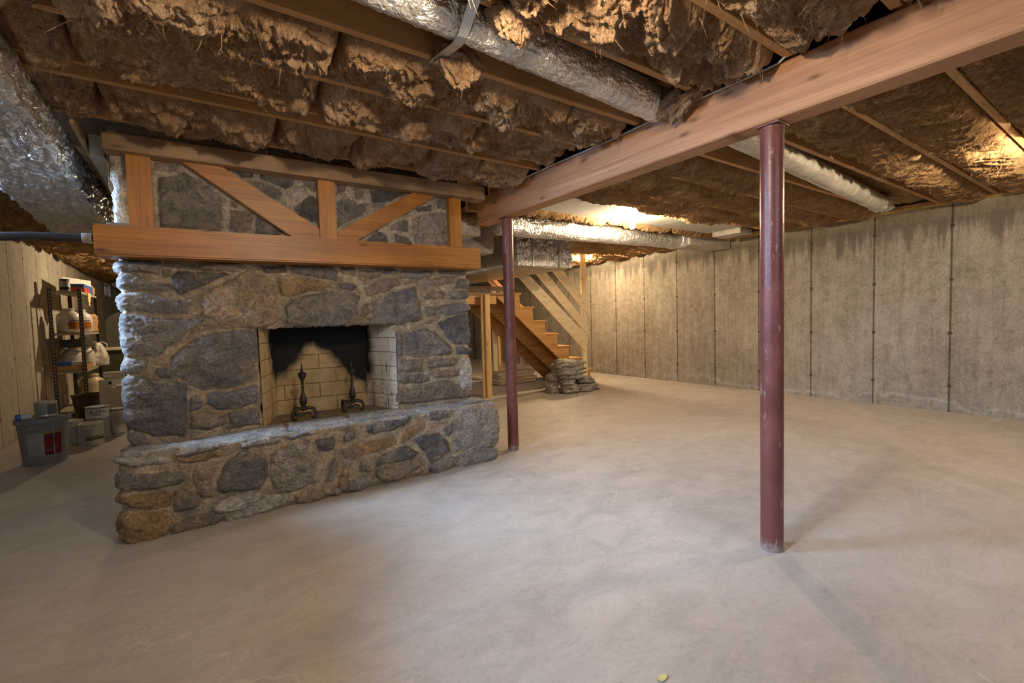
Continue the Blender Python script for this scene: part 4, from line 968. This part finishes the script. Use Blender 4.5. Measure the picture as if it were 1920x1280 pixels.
# ------------------------------------------------------------------ bulbs
def bulb_mat():
    t = NT('lit_bulb'); t.p.inputs['Emission Color'].default_value = (*BULB_COLOR, 1); t.p.inputs['Emission Strength'].default_value = BULB_STRENGTH
    return t.done((1,.9,.8), .3)
M['bulb'] = bulb_mat(); M['porcelain'] = paint('porcelain', (.75,.73,.68), .25)
M['bulb2'] = M['bulb']
def lamp(x, y, z, label, power=1.0, top=2.388):
    t = thing('bare_bulb_lamp', (x, y, z), label, 'lamp')
    MB().lathe([(.052, top-.018), (.055, top-.004), (.055, top)], (x, y, 0), 32).lathe([(.020, z+.045), (.024, z+.05), (.026, top-.018)], (x, y, 0), 24).build('lampholder', M['porcelain'], t, 50)
    mt = M['bulb']
    if power != 1.0:
        mt = M['bulb'].copy(); mt.node_tree.nodes['Principled BSDF'].inputs['Emission Strength'].default_value = BULB_STRENGTH*power
    MB().lathe([(.004,-.042),(.018,-.038),(.028,-.024),(.032,-.006),(.030,.010),(.022,.028),(.014,.042),(.013,.05)], (x, y, z), 28).build('bulb', mt, t, True)
lamp(4.30, 3.68, 2.27, 'bare glowing bulb under the grey panning, brightest in view', 1.6)
lamp(6.02, 6.42, 2.30, 'bare glowing bulb behind the top of the stair newel post', 3.0)
lamp(.72, 1.05, 2.27, 'bare glowing bulb overhead before the foil round duct', .95, 2.388)
lamp(4.95, .36, 2.25, 'bare glowing bulb near the right wall, nearest the camera', 1.5)
lamp(-.10, 9.6, 2.27, 'bare glowing bulb over the storage corner behind the chimney', 1.5)
lamp(2.0, -1.5, 2.27, 'unseen bare bulb added behind the camera as fill light', .4)  # unseen bulb, added to raise the ambient light in the room
# ------------------------------------------------------------------ stairs
t = thing('staircase', (5.0, 6.75, 0), 'open orange timber staircase rising to the left beneath the plenum', 'stairs')
def stringer(y, d):
    pts = []
    for k in range(7, 0, -1):
        x = 6.15-.268*(k-1); z = .235*k-.03
        pts += [(x-.268+.0, z), (x-.02, z)]
    pts = [(4.0, 1.645)]+pts[0:]
    pts += [(6.13, 0), (5.96-d*1.1-.03, 0), (4.0-.0, 1.70-d-.06)]
    MB().prism([(a, b) for a, b in pts], 1, y-.019, y+.019, .002).build('stringer', M['stair'], t)
stringer(6.32, 0); stringer(6.76, .10); stringer(7.20, .17)
for k in range(1, 8):
    x = 6.15-.268*(k-1); z = .235*k
    MB().box((x-.285, 6.285, z-.030), (x+.012, 7.235, z), .004).build('tread', M['stair'], t)
    MB().box((x-.022, 6.342, z-.235), (x-.004, 7.18, z-.032), .001).build('riser', M['stair'], t)
m = MB(); m.box((2.95, 6.25, 1.60), (4.30, 7.25, 1.645), .003); m.box((2.95, 6.22, 1.655), (4.28, 6.255, 1.735), .003); m.build('landing', M['header'], t)
m = MB()
for y in (6.30, 6.75, 7.20): m.box((2.95, y-.02, 1.46), (4.05, y+.02, 1.60), .002)
m.build('landing_frame', M['stair'], t)
tag(MB().box((3.715, 6.08, 0), (3.80, 6.14, 1.60), .004).box((3.68, 6.14, 0), (3.80, 6.18, 1.60), .003).build('wooden_post', M['stud']), 'orange wooden post under the stair landing, right of the fireplace', 'post')
# railing
r_ = thing('stair_railing', (5.6, 6.24, 0), 'pale pine railing of three sloping boards nailed to a tall newel post', 'railing')
MB().box((5.885, 6.235, 0), (5.995, 6.275, 2.385), .003).build('newel_post', M['pine_v'], r_)
def rb(pts): MB().prism(pts, 1, 6.212, 6.232, .002).build('rail_board', M['pine'], r_)
rb([(4.43,1.918),(4.70,1.918),(6.012,.834),(5.945,.56)])
rb([(4.66,2.105),(4.66,2.34),(4.69,2.34),(6.018,1.055),(6.018,.865)])
rb([(4.80,2.38),(5.08,2.38),(6.024,1.455),(6.024,1.240)])
t2 = thing('far_handrail', (4.9, 7.28, 0), 'brown handrail on short pale posts along the far side of the stairs', 'railing')
MB().beam((4.30, 7.27, 2.22), (5.42, 7.27, 1.30), .035, .07).build('handrail', M['mantel'], t2)
MB().beam((4.30, 7.30, 2.16), (5.46, 7.30, 1.22), .02, .09).build('rail_board', M['pine'], t2)
for x in (5.30, 4.66): MB().box((x-.045, 7.30, 0), (x+.045, 7.34, 2.33-.83*(x-4.2)), .003).build('rail_post', M['pine_v'], t2)
tag(MB().box((6.72, 12.2, 0), (6.84, 12.3, 2.39), .003).build('wooden_post', M['header']), 'grey-green wooden post far back near the right wall, behind the chimney edge', 'post')
tag(MB().box((4.93, 7.62, 0), (5.02, 7.70, 1.30), .003).build('wooden_post', M['stud']), 'short orange post standing under the far side of the stairs', 'post')
# lumber stack
for k in range(4):
    z = .012+.058*k; rs = random.Random(k)
    tag(MB().box((4.52+rs.uniform(-.03,.03), 6.985+rs.uniform(-.01,.01), z), (5.36+rs.uniform(-.05,.05), 7.33, z+.052), .004).build('wood_plank', M['planks']),
        'weathered wide plank under the stairs, %s of the stack' % ('lowest', 'second from the bottom', 'third from the bottom', 'topmost')[k], 'plank', 'planks stacked under the stairs')
# loose field stones
def rock(c, s, sd, label, yaw=0, tilt=0):
    bm = bmesh.new(); bmesh.ops.create_icosphere(bm, subdivisions=5, radius=1)
    co = np.array([v.co for v in bm.verts])
    q = np.sign(co)*np.abs(co)**.62
    d = 1+.26*fbm(q[:,0]*1.1+sd, q[:,1]*1.1+q[:,2]*1.9, sd, 3)+.10*(1-2*np.abs(fbm(q[:,0]*2.6+q[:,2]*6, q[:,1]*3-q[:,2]*4, sd+1, 4)))+.035*fbm(q[:,0]*9, q[:,1]*9+q[:,2]*14, sd+2, 4)
    p = q/np.max(np.abs(q))*d[:, None]*np.array(s)*.92
    ca, sa = math.cos(yaw), math.sin(yaw); x = p[:,0]*ca-p[:,1]*sa; y = p[:,0]*sa+p[:,1]*ca; z = p[:,2]+x*math.tan(tilt)
    for v, a, b, e in zip(bm.verts, x, y, z): v.co = (a, b, e)
    me = bpy.data.meshes.new('loose_stone'); bm.to_mesh(me); bm.free(); me.polygons.foreach_set('use_smooth', [True]*len(me.polygons))
    at_ = me.color_attributes.new('Col', 'FLOAT_COLOR', 'POINT'); cc = np.ones((len(p), 4), np.float32); cc[:, :3] = np.array((.37,.335,.28))*(1+.25*fbm(x*6, z*12, sd, 4))[:, None]
    at_.data.foreach_set('color', cc.ravel()); me.materials.append(M['stone'])
    return tag(link('loose_stone', me, None, c), label, 'stone', 'loose stones piled by the stairs')
def RK(x0, x1, z0, z1, sd, label, y=5.6, dp=.15, yaw=0, tilt=0):
    cx_ = 4.672+((x0+x1)/2-1152)*.00180; cz = (855-(z0+z1)/2)*.00141
    rock((cx_, y, cz), (abs(x1-x0)*.5*.00180, dp, abs(z1-z0)*.5*.00150), sd, label, yaw, tilt)
RK(1370, 1625, 772, 860, 1, 'flat grey stone at the bottom right of the loose pile', 5.58, .16, .1, -.03)
RK(1208, 1372, 755, 860, 2, 'grey stone at the bottom left front of the loose pile', 5.55, .14)
RK(1125, 1225, 715, 852, 3, 'small rounded stone low at the back left of the loose pile', 5.74, .10)
RK(1210, 1345, 688, 775, 4, 'jagged stone in the second layer at the left of the loose pile', 5.58, .12, 0, -.10)
RK(1385, 1595, 688, 775, 5, 'dark mottled stone in the second layer at the right of the loose pile', 5.60, .13, 0, -.10)
RK(1120, 1215, 628, 715, 6, 'small stone wedged at the left edge of the loose pile', 5.70, .11)
RK(1145, 1468, 578, 690, 7, 'wide pale stone lying second from the top of the loose pile', 5.60, .17, 0, -.03)
RK(1150, 1475, 480, 605, 8, 'broad flat stone on top of the loose pile', 5.61, .17, 0, -.05)

# ------------------------------------------------------------------ black pipe, small tray on the mantel
t = thing('black_pipe', (-1.0, 3.58, 1.74), 'black plastic pipe running level from the left edge to the mantel end', 'pipe')
p0 = at(0, 443, 1, 3.58); p1 = at(178, 447, 1, 3.58)
MB().tube([(XL-.02, 3.58, 1.725), tuple(p0), (-.70, 3.58, 1.742), (p1[0], 3.58, p1[2])], .0235, 16).build('pipe_run', M['black'], t, 60)
M['grey_pl'] = paint('grey_plastic', (.22,.22,.23), .4)
MB().lathe([(.028, 0), (.029, .004), (.029, .038), (.028, .042)], (p1[0]-.055, 3.58, p1[2]-.001), 24, 'X').build('coupling', M['grey_pl'], t, 50)
tag(MB().box((-.375, 3.50, 1.813), (-.27, 3.60, 1.835), .003).build('small_tray', M['grey_pl']), 'small dark slim tray on the left end of the mantel', 'tray')

# ------------------------------------------------------------------ storage corner
M['steel_dk'] = None
def perf():
    t = NT('perforated_dark_steel'); g = t.N('ShaderNodeNewGeometry'); sp = t.N('ShaderNodeSeparateXYZ'); t.L(g.outputs['Position'], sp.inputs[0])
    f = t.math('ABSOLUTE', t.math('SUBTRACT', t.math('FRACT', t.math('MULTIPLY', sp.outputs[2], 1/.048)), .5))
    k = t.ramp(f, [(.14, 1.0), (.19, 0.0)])
    c = t.noise(t.co('World'), 20, 3)
    return t.done(t.ramp(c, [(.3, (.10,.082,.058)), (.7, (.065,.055,.04))]), .5, .3)
M['shelf_steel'] = perf()
def holes():
    t = NT('punched_hole_strip'); g = t.N('ShaderNodeNewGeometry'); sp = t.N('ShaderNodeSeparateXYZ'); t.L(g.outputs['Position'], sp.inputs[0])
    f = t.math('ABSOLUTE', t.math('SUBTRACT', t.math('FRACT', t.math('MULTIPLY', sp.outputs[2], 1/.048)), .5))
    return t.done(t.ramp(f, [(.17, (.50,.43,.31)), (.19, (.075,.062,.045))]), .7)
M['hole'] = holes()
M['shelf_pan'] = paint('tan_shelf_pan', (.42,.36,.26), .5, .2)
SX0, SX1, SY0, SY1 = -1.60, -1.255, 8.72, 10.02
sh = thing('shelving_unit', ((SX0+SX1)/2, (SY0+SY1)/2, 0), 'dark perforated steel shelving unit standing against the left wall', 'shelf')
for (x, y, sx, sy) in ((SX0, SY0, 1, 1), (SX1, SY0, -1, 1), (SX0, SY1, 1, -1), (SX1, SY1, -1, -1)):
    m = MB(); m.box((min(x, x+sx*.042), min(y, y+sy*.003), 0), (max(x, x+sx*.042), max(y, y+sy*.003), 1.80)); m.box((min(x, x+sx*.003), min(y, y+sy*.042), 0), (max(x, x+sx*.003), max(y, y+sy*.042), 1.80))
    up = m.build('upright', M['shelf_steel'], sh)
    MB().box((min(x+sx*.016, x+sx*.028), y-.0015 if sy > 0 else y+.0005, .03), (max(x+sx*.016, x+sx*.028), y-.0005 if sy > 0 else y+.0015, 1.78)).build('hole_strip', M['hole'], up)
SZ = (1.765, 1.19, .66, .10)
for z in SZ:
    m = MB(); m.box((SX0+.004, SY0+.004, z-.004), (SX1-.004, SY1-.004, z)); m.box((SX0+.004, SY0+.004, z-.032), (SX1-.004, SY0+.008, z)); m.box((SX1-.008, SY0+.004, z-.032), (SX1-.004, SY1-.004, z))
    m.build('shelf', M['shelf_pan'], sh)
for a, b in (((SX0+.02, SY0+.012, .80), (SX1-.02, SY0+.012, 1.14)), ((SX1-.012, SY0+.1, 1.14), (SX1-.012, SY1-.05, .84))):
    MB().beam(a, b, .004, .022, bev=0).build('brace', M['shelf_steel'], sh)

def text(parent, s, loc, size, mt, rz, tilt=0, ext=.0006, name='lettering'):
    cu = bpy.data.curves.new(name, 'FONT'); cu.body = s; cu.size = size; cu.extrude = ext; cu.align_x = 'CENTER'; cu.align_y = 'CENTER'
    o = bpy.data.objects.new('tmp', cu); COL.objects.link(o)
    dg = bpy.context.evaluated_depsgraph_get(); me = bpy.data.meshes.new_from_object(o.evaluated_get(dg)); bpy.data.objects.remove(o)
    me.materials.clear(); me.materials.append(mt)
    R_ = Matrix.Rotation(rz, 4, 'Z') @ Matrix.Rotation(math.pi/2+tilt, 4, 'X')
    me.transform(Matrix.Translation(Vector(loc)-wpos(parent)) @ R_)
    return link(name, me, parent)
def wrap(parent, name, mt, c, r, a0, a1, z0, z1, n=14, r2=None):
    """label wrapped round a drum between two bearings (radians)"""
    b = bmesh.new(); vs = []
    for k in range(n+1):
        a = a0+(a1-a0)*k/n
        vs.append([b.verts.new((c[0]+(r if z == z0 else (r2 or r))*math.cos(a), c[1]+(r if z == z0 else (r2 or r))*math.sin(a), z)) for z in (z0, z1)])
    for k in range(n): b.faces.new((vs[k][0], vs[k+1][0], vs[k+1][1], vs[k][1]))
    m = MB(); m.b.free(); m.b = b
    g = [f for f in b.faces]
    bmesh.ops.solidify(b, geom=g, thickness=-.0008)
    return m.build(name, mt, parent, 60)
C_ = lambda n, c, r=.45, m=0, v=.08: M.setdefault(n, paint(n, c, r, m, v))
C_('pail_grey', (.20,.195,.18)); C_('paper_white', (.62,.60,.54), .7); C_('label_red', (.36,.03,.035), .5); C_('label_navy', (.05,.05,.20), .5); C_('label_gold', (.58,.36,.08), .5)
C_('can_metal', (.55,.53,.49), .35, .6); C_('clear_pl', (.42,.40,.33), .25); C_('olive', (.20,.20,.08), .5); C_('jug_white', (.66,.62,.56), .4); C_('jug_cream', (.64,.53,.32), .4)
C_('orange', (.62,.25,.03), .5); C_('blue', (.03,.12,.38), .5); C_('red', (.50,.06,.02), .5); C_('brown_dk', (.055,.028,.016), .4); C_('kraft', (.42,.24,.09), .8); C_('wire', (.5,.48,.44), .3, .7)
C_('green_dk', (.045,.045,.022), .5); C_('beige', (.55,.49,.37), .6); C_('grey_drk', (.06,.055,.045), .6); C_('glove', (.62,.55,.22), .7); C_('plastic_bag', (.55,.52,.44), .3); C_('ink', (.03,.03,.05), .5); C_('lid_grey', (.30,.30,.28))
view = lambda x, y: math.atan2(-y, -x)     # bearing from a thing towards the camera
def pail():
    x, y = -1.195, 6.02; t = thing('paint_pail', (x, y, 0), 'large grey plastic pail with white and red label by the left wall', 'pail')
    MB().lathe([(.148,0),(.152,.004),(.172,.33),(.178,.335),(.178,.35),(.174,.352),(.175,.372),(.183,.376),(.183,.39),(.177,.393)], (x, y, 0), 56).build('body', M['pail_grey'], t, 35)
    MB().lathe([(.186,.385),(.192,.388),(.193,.41),(.187,.428),(.178,.430),(.174,.416),(.02,.414)], (x, y, 0), 56).build('lid', M['pail_grey'], t, 35)
    v = view(x, y)
    wrap(t, 'label', M['paper_white'], (x, y), .1575, v-.75, v-.02, .09, .30, r2=.1715)
    l = wrap(t, 'label', M['label_red'], (x, y), .1577, v-.02, v+.72, .09, .285, r2=.1713)
    wrap(t, 'label', M['label_gold'], (x, y), .1709, v-.02, v+.72, .285, .302, r2=.172)
    wrap(t, 'label_logo', M['label_navy'], (x, y), .1708, v+.33, v+.43, .235, .285, r2=.1722)
    for z, w_ in ((.165, .34), (.145, .30), (.125, .2)): wrap(t, 'print_line', M['paper_white'], (x, y), .158+(z-.09)*.068, v+.04, v+.04+w_*1.6, z, z+.006, 8)
    m = MB()
    for k in range(16):
        a = 2*math.pi*k/16; m.box((x+.192*math.cos(a)-.005, y+.192*math.sin(a)-.005, .386), (x+.192*math.cos(a)+.005, y+.192*math.sin(a)+.005, .414), .001)
    m.build('lid_tab', M['pail_grey'], t)
    P = [(x+.19*math.cos(v+a), y+.19*math.sin(v+a), z) for a, z in ((1.5,.40),(1.1,.28),(.7,.16),(.30,.06),(.28,.02))]
    MB().tube([(x+.178*math.cos(v+.34), y+.178*math.sin(v+.34), z) for z in (.35,.25,.15,.05)], .003, 6).build('wire_handle', M['wire'], t)
pail()
def can(name, x, y, z, r, h, body, label, cat='can', lid=None, bail=False, parts=()):
    t = thing(name, (x, y, z), label, cat)
    MB().lathe([(r,0),(r*1.015,.003),(r,.008),(r,h-.01),(r*1.02,h-.006),(r*1.02,h)], (x, y, z), 40).build('body', body, t, 40)
    MB().lathe([(r*.96,h-.004),(r*.94,h+.003),(r*.80,h+.002),(r*.78,h-.003),(.004,h-.003)], (x, y, z), 40).build('lid', lid or M['can_metal'], t, 40)
    if bail:
        v = view(x, y)+math.pi/2
        MB().tube([(x+r*1.02*math.cos(v)*math.cos(a)*1.0, y+r*1.02*math.sin(v)*math.cos(a), z+h*.8+.0+math.sin(a)*r*bail) for a in np.linspace(0, math.pi, 13)], .0018, 6).build('bail_handle', M['wire'], t)
    return t
x, y = -1.17, 6.02
t = can('paint_can', x, y, .430, .078, .135, M['can_metal'], 'silver paint can with paper label standing on the grey pail', bail=.55)
v = view(x, y); wrap(t, 'label', M['paper_white'], (x, y), .0788, v-1.3, v+.1, .45, .545)
wrap(t, 'label', M['lid_grey'], (x, y), .0788, v+.12, v+1.2, .45, .545)
t = thing('caulk_tube', (-1.33, 5.95, .45), 'white roll with a blue wrapped end lying on the grey pail lid', 'tube')
MB().tube([(-1.335, 5.90, .452), (-1.25, 5.93, .452)], .030, 20).build('roll', M['paper_white'], t, 50)
MB().tube([(-1.345, 5.896, .452), (-1.315, 5.907, .452)], .031, 20).build('blue_band', M['blue'], t, 50)
x, y = -.955, 6.62
t = can('clear_pail', x, y, 0, .105, .225, M['clear_pl'], 'pale round tub with green stripe on the floor right of the grey pail', 'tub', M['paper_white'], .2)
v = view(x, y); wrap(t, 'stripe', M['olive'], (x, y), .106, v-.5, v+1.2, .055, .085); wrap(t, 'stripe', M['ink'], (x, y), .1062, v-.5, v+1.2, .092, .098)
wrap(t, 'label', M['paper_white'], (x, y), .1058, v-.45, v+.1, .0, .18)
t = can('clear_pail', -1.135, 6.88, 0, .09, .235, M['clear_pl'], 'pale round tub half hidden between the grey pail and the green-striped tub', 'tub', M['paper_white'])
x, y = -.93, 7.28
t = can('small_can', x, y-.02, 0, .06, .30, M['grey_drk'], 'tall dark can under the lettered tub', 'can')
x, y = -.945, 7.02
t = can('lettered_tub', x, y, .225, .105, .125, M['paper_white'], 'white tub lettered in black standing behind the green-striped tub', 'tub', M['lid_grey'])
v = view(x, y)
wrap(t, 'rim', M['ink'], (x, y), .107, v-1.5, v+1.5, .335, .350)
text(t, 'ULTRA', (x+.109*math.cos(v-.1), y+.109*math.sin(v-.1), .298), .052, M['ink'], v+math.pi/2-.1)
text(t, 'WHITE', (x+.109*math.cos(v-.1), y+.109*math.sin(v-.1), .262), .026, M['ink'], v+math.pi/2-.1)
MB().lathe([(.112, 0), (.112, .225)], (x+.0, y+.02, 0), 32).build('stand_tub', M['lid_grey'], t, 40)
x, y = -.775, 7.05
t = can('white_can', x, y, 0, .072, .30, M['paper_white'], 'slim white can with dark rim at the front right of the cluster', 'can', M['lid_grey'])
v = view(x, y)
wrap(t, 'rim', M['ink'], (x, y), .0745, v-1.5, v+1.5, .278, .290); wrap(t, 'rim', M['ink'], (x, y), .0735, v-1.2, v+1.2, .012, .018)
wrap(t, 'label', M['jug_white'], (x, y), .0728, v-.5, v+.9, .10, .26)
for z in (.15, .17, .19, .21): wrap(t, 'print_line', M['lid_grey'], (x, y), .0736, v-.4, v+.5, z, z+.004, 8)
x, y = -.70, 7.72
t = thing('white_bucket', (x, y, 0), 'tall white plastic bucket beside the chimney, largest of the cluster', 'bucket')
MB().lathe([(.155,0),(.16,.01),(.175,.40),(.185,.405),(.185,.43),(.18,.435),(.18,.46),(.186,.462),(.186,.485),(.02,.49)], (x, y, 0), 48).build('body', M['jug_white'], t, 35)
v = view(x, y)
for z in (.25, .27, .29): wrap(t, 'print_line', M['lid_grey'], (x, y), .172, v-.5, v+.1, z, z+.005, 8)
wrap(t, 'label_block', M['lid_grey'], (x, y), .1665, v-.35, v-.05, .10, .16)
MB().box((x-.14, y-.12, .49), (x+.02, y+.02, .515), .01).build('rag', M['paper_white'], t)
tag(MB().lathe([(.03,0),(.032,.02),(.02,.035)], (x+.03, y-.06, .49), 16).build('red_cap', M['red'], None, 50), 'small red cap lying on the white bucket', 'cap')
x, y = -.93, 8.1
t = can('white_can', x, y, 0, .13, .555, M['paper_white'], 'tall white container with dark spout carrying a roll, against the dark cabinet', 'can', M['lid_grey'])
v = view(x, y); wrap(t, 'logo_spot', M['ink'], (x, y), .1315, v-.25, v+.0, .50, .54)
t = thing('tape_roll', (-.90, 8.05, .62), 'off-white rolled cloth lying on the tall white container', 'roll')
MB().tube([(-.99, 8.06, .612), (-.80, 8.02, .612)], .052, 24).build('roll', M['paper_white'], t, 50)
MB().lathe([(.018, 0), (.030, .002), (.038, .008)], (-.80, 8.02, .612), 24, 'X').build('core', M['beige'], t, 50)

# jugs
def jug(x, y, z, w_, h, body, label, handle=True, lab=None, lidm=None, name='white_jug'):
    t = thing(name, (x, y, z), label, 'jug')
    MB().lathe([(w_*.46,0),(w_*.5,.01),(w_*.5,h*.62),(w_*.44,h*.78),(w_*.22,h*.90),(w_*.20,h*.93)], (x, y, z), 32).build('body', body, t, 50)
    MB().lathe([(w_*.23, h*.92), (w_*.24, h*.93), (w_*.24, h), (w_*.22, h*1.01)], (x, y, z), 24).build('cap', lidm or body, t, 50)
    if handle: MB().tube([(x-w_*.18, y-.01, z+h*.88), (x-w_*.42, y-.02, z+h*.92), (x-w_*.56, y-.02, z+h*.80), (x-w_*.48, y-.01, z+h*.60)], .016*h/.25, 10).build('handle', body, t, 60)
    v = view(x, y)
    if lab: wrap(t, 'label', lab, (x, y), w_*.505, v-.1, v+1.0, z+h*.16, z+h*.46); wrap(t, 'label_band', M['label_navy'], (x, y), w_*.506, v-.0, v+.9, z+h*.50, z+h*.53)
    return t
jug(-1.44, 8.98, 1.19, .27, .34, M['jug_white'], 'wide white jug with orange label, left on the second shelf', False, M['orange'])
jug(-1.385, 9.42, 1.19, .27, .34, M['jug_white'], 'wide white jug with orange label behind the front upright, right of its twin', False, M['orange'])
tag(MB().lathe([(.11,0),(.125,.02),(.115,.08),(.13,.17),(.12,.19),(.125,.24),(.10,.28)], (-1.36, 9.80, 1.19), 14).build('paper_bag', M['kraft'], None, 20), 'crumpled brown paper bag at the right of the second shelf', 'bag')
g_ = np.linspace(0, 1, 12); A_, B2 = np.meshgrid(g_, g_, indexing='ij')
P = np.stack([-1.25+.012*fbm(A_*3, B2*3, 4, 3), 9.18+.22*A_+.0*B2, 1.775-.20*B2*(1-.5*(2*A_-1)**2)], -1)
tag(grid_mesh('yellow_cloth', P, None, M['glove'], (-1.25, 9.3, 1.6)), 'pale yellow cloth hanging off the top shelf', 'cloth')
tag(grid_mesh('tmp', P*0, None, M['glove'])) if False else None
# top shelf
t = thing('glass_jar', (-1.44, 8.86, 1.765), 'dark-lidded jar at the front of the top shelf', 'jar')
MB().lathe([(.055,0),(.058,.01),(.058,.13),(.046,.145)], (-1.44, 8.86, 1.765), 28).build('glass_body', M['lid_grey'], t, 50)
MB().lathe([(.052,.145),(.053,.15),(.053,.172),(.05,.175)], (-1.44, 8.86, 1.765), 28).build('lid', M['grey_drk'], t, 50)
wrap(t, 'label', M['ink'], (-1.44, 8.86), .0585, view(-1.44, 8.86)-1, view(-1.44, 8.86)+1, 1.79, 1.83)
t = thing('open_carton', (-1.33, 9.4, 1.765), 'open carton with blue and red sides and a raised white flap on the top shelf', 'box')
MB().box((-1.50, 9.10, 1.765), (-1.275, 9.82, 1.895), .002).build('carton', M['blue'], t)
MB().box((-1.274, 9.11, 1.767), (-1.272, 9.52, 1.845), 0).build('red_panel', M['red'], t)
MB().box((-1.50, 9.094, 1.77), (-1.276, 9.099, 1.85), 0).build('red_panel', M['red'], t)
MB().beam((-1.50, 9.11, 1.945), (-1.29, 9.80, 1.945), .004, .10, bev=0).build('white_flap', M['paper_white'], t)
tag(MB().lathe([(.07,0),(.085,.03),(.085,.12),(.05,.17),(.01,.18)], (-1.35, 9.92, 1.765), 24).build('brown_sack', M['kraft'], None, 40), 'rounded brown sack at the right end of the top shelf', 'sack')
# between shelves
tag(MB().box((SX0+.05, 8.95, 1.003), (SX1-.05, 9.75, 1.09), .008).build('tool_case', M['grey_drk']), 'dark flat case under the second shelf', 'case')
tag(MB().box((SX0+.05, 8.95, .98), (SX1-.05, 9.75, 1.0), .002).build('case_rail', M['shelf_steel'], None), 'dark steel rail carrying the flat case', 'rail')
# third shelf
t = thing('cardboard_tray', (-1.43, 9.1, .66), 'open cardboard tray at the front of the third shelf', 'tray')
m = MB(); m.box((-1.575, 8.74, .66), (-1.27, 9.35, .664)); m.box((-1.575, 8.74, .664), (-1.27, 8.746, .735)); m.box((-1.276, 8.74, .664), (-1.27, 9.35, .735)); m.box((-1.575, 9.344, .664), (-1.27, 9.35, .735)); m.box((-1.575, 8.74, .664), (-1.569, 9.35, .735)); m.build('tray_walls', M['kraft'], t)
tag(MB().box((-1.56, 8.77, .70), (-1.42, 8.99, .79), .003).build('blue_box', M['blue']), 'small blue box in the cardboard tray', 'box')
tag(MB().box((-1.415, 8.77, .70), (-1.285, 8.99, .785), .003).build('white_box', M['paper_white']), 'small white box right of the blue one in the cardboard tray', 'box')
jug(-1.47, 9.24, .668, .22, .30, M['jug_white'], 'plain white jug behind the blue box on the third shelf')
jug(-1.36, 9.62, .66, .17, .31, M['jug_white'], 'slim white bottle at the right of the third shelf', False, name='white_bottle')
P = []
n_, m_ = 40, 24; A_, B2 = np.meshgrid(np.linspace(0, 2*np.pi, n_), np.linspace(0, 1, m_), indexing='ij')
rr = (.03+.10*np.sin(np.clip(B2, 0, 1)*np.pi*.62))*(1+.25*fbm(np.cos(A_)*2, np.sin(A_)*2+B2*3, 6, 3)); rr[-1] = rr[0]
tag(grid_mesh('plastic_bag', np.stack([-1.27+rr*np.cos(A_), 9.86+rr*np.sin(A_), 1.02-.36*B2], -1), None, M['plastic_bag'], (-1.27, 9.86, .66), None, None, True, True), 'crumpled clear plastic bag on the right end of the third shelf', 'bag')
# bottom
jug(-1.30, 9.50, .105, .30, .44, M['jug_cream'], 'big cream jug with handle under the shelving', True, None, None, 'cream_jug')
t = thing('brown_bucket', (-1.22, 8.42, 0), 'dark brown bucket in front of the shelving', 'bucket')
MB().lathe([(.12,0),(.125,.01),(.165,.335),(.175,.34),(.175,.355),(.165,.356),(.15,.33),(.11,.06)], (-1.22, 8.42, 0), 40).build('body', M['brown_dk'], t, 40)
MB().tube([(-1.22+.17*math.cos(a), 8.42-.05*math.sin(a), .34-.10*math.sin(a)) for a in np.linspace(0, math.pi, 12)], .003, 6).build('bail_handle', M['wire'], t)
# cabinet with light top and dark rounded panel behind
t = thing('storage_cabinet', (-1.2, 10.9, 0), 'dark olive cabinet with pale worktop behind the shelving', 'cabinet')
MB().box((-1.66, 10.55, .05), (-.72, 11.3, .86), .006).build('body', M['green_dk'], t)
MB().box((-1.68, 10.50, .86), (-.70, 11.34, .905), .008).build('worktop', M['beige'], t)
m = MB(); m.box((-1.60, 10.6, 0), (-.80, 11.2, .05)); m.build('plinth', M['grey_drk'], t)
arch = [(-1.30, .906), (-1.30, 1.30)]+[(-1.02-.28*math.cos(a), 1.30+.24*math.sin(a)) for a in np.linspace(.1, math.pi/2, 8)]+[(-.75, 1.54), (-.75, .906)]
tag(MB().prism(arch, 1, 11.0, 11.06, .004).build('dark_round_panel', M['grey_drk'], None), 'dark round-shouldered panel leaning on the pale worktop', 'panel')
rs = random.Random(3)
tag(MB().tube([(-1.35+.10*math.cos(a)*(1+.2*rs.random()), 10.56+.03*math.sin(a*1.3), .95+.07*math.sin(a)) for a in np.linspace(0, 11, 60)], .006, 6).build('cord_coil', M['beige'], None, 60), 'coil of pale cord hanging at the front of the worktop', 'cord')
# small dry leaf near the camera
lp = at(1241, 1274, 2, 0.0)
A_, B2 = np.meshgrid(np.linspace(-1, 1, 16), np.linspace(-1, 1, 12), indexing='ij')
lx = A_*.022; ly = B2*.012*np.sqrt(np.maximum(0, 1-A_**2*.95)); lz = .003+.004*np.abs(B2)+.003*A_**2+.001*pn(A_*4, B2*4, 2)
tag(grid_mesh('dry_leaf', np.stack([lp[0]+lx, lp[1]+ly, lz], -1), None, M['glove'], (lp[0], lp[1], 0)), 'tiny dry yellowish leaf on the concrete floor at the bottom edge', 'leaf')
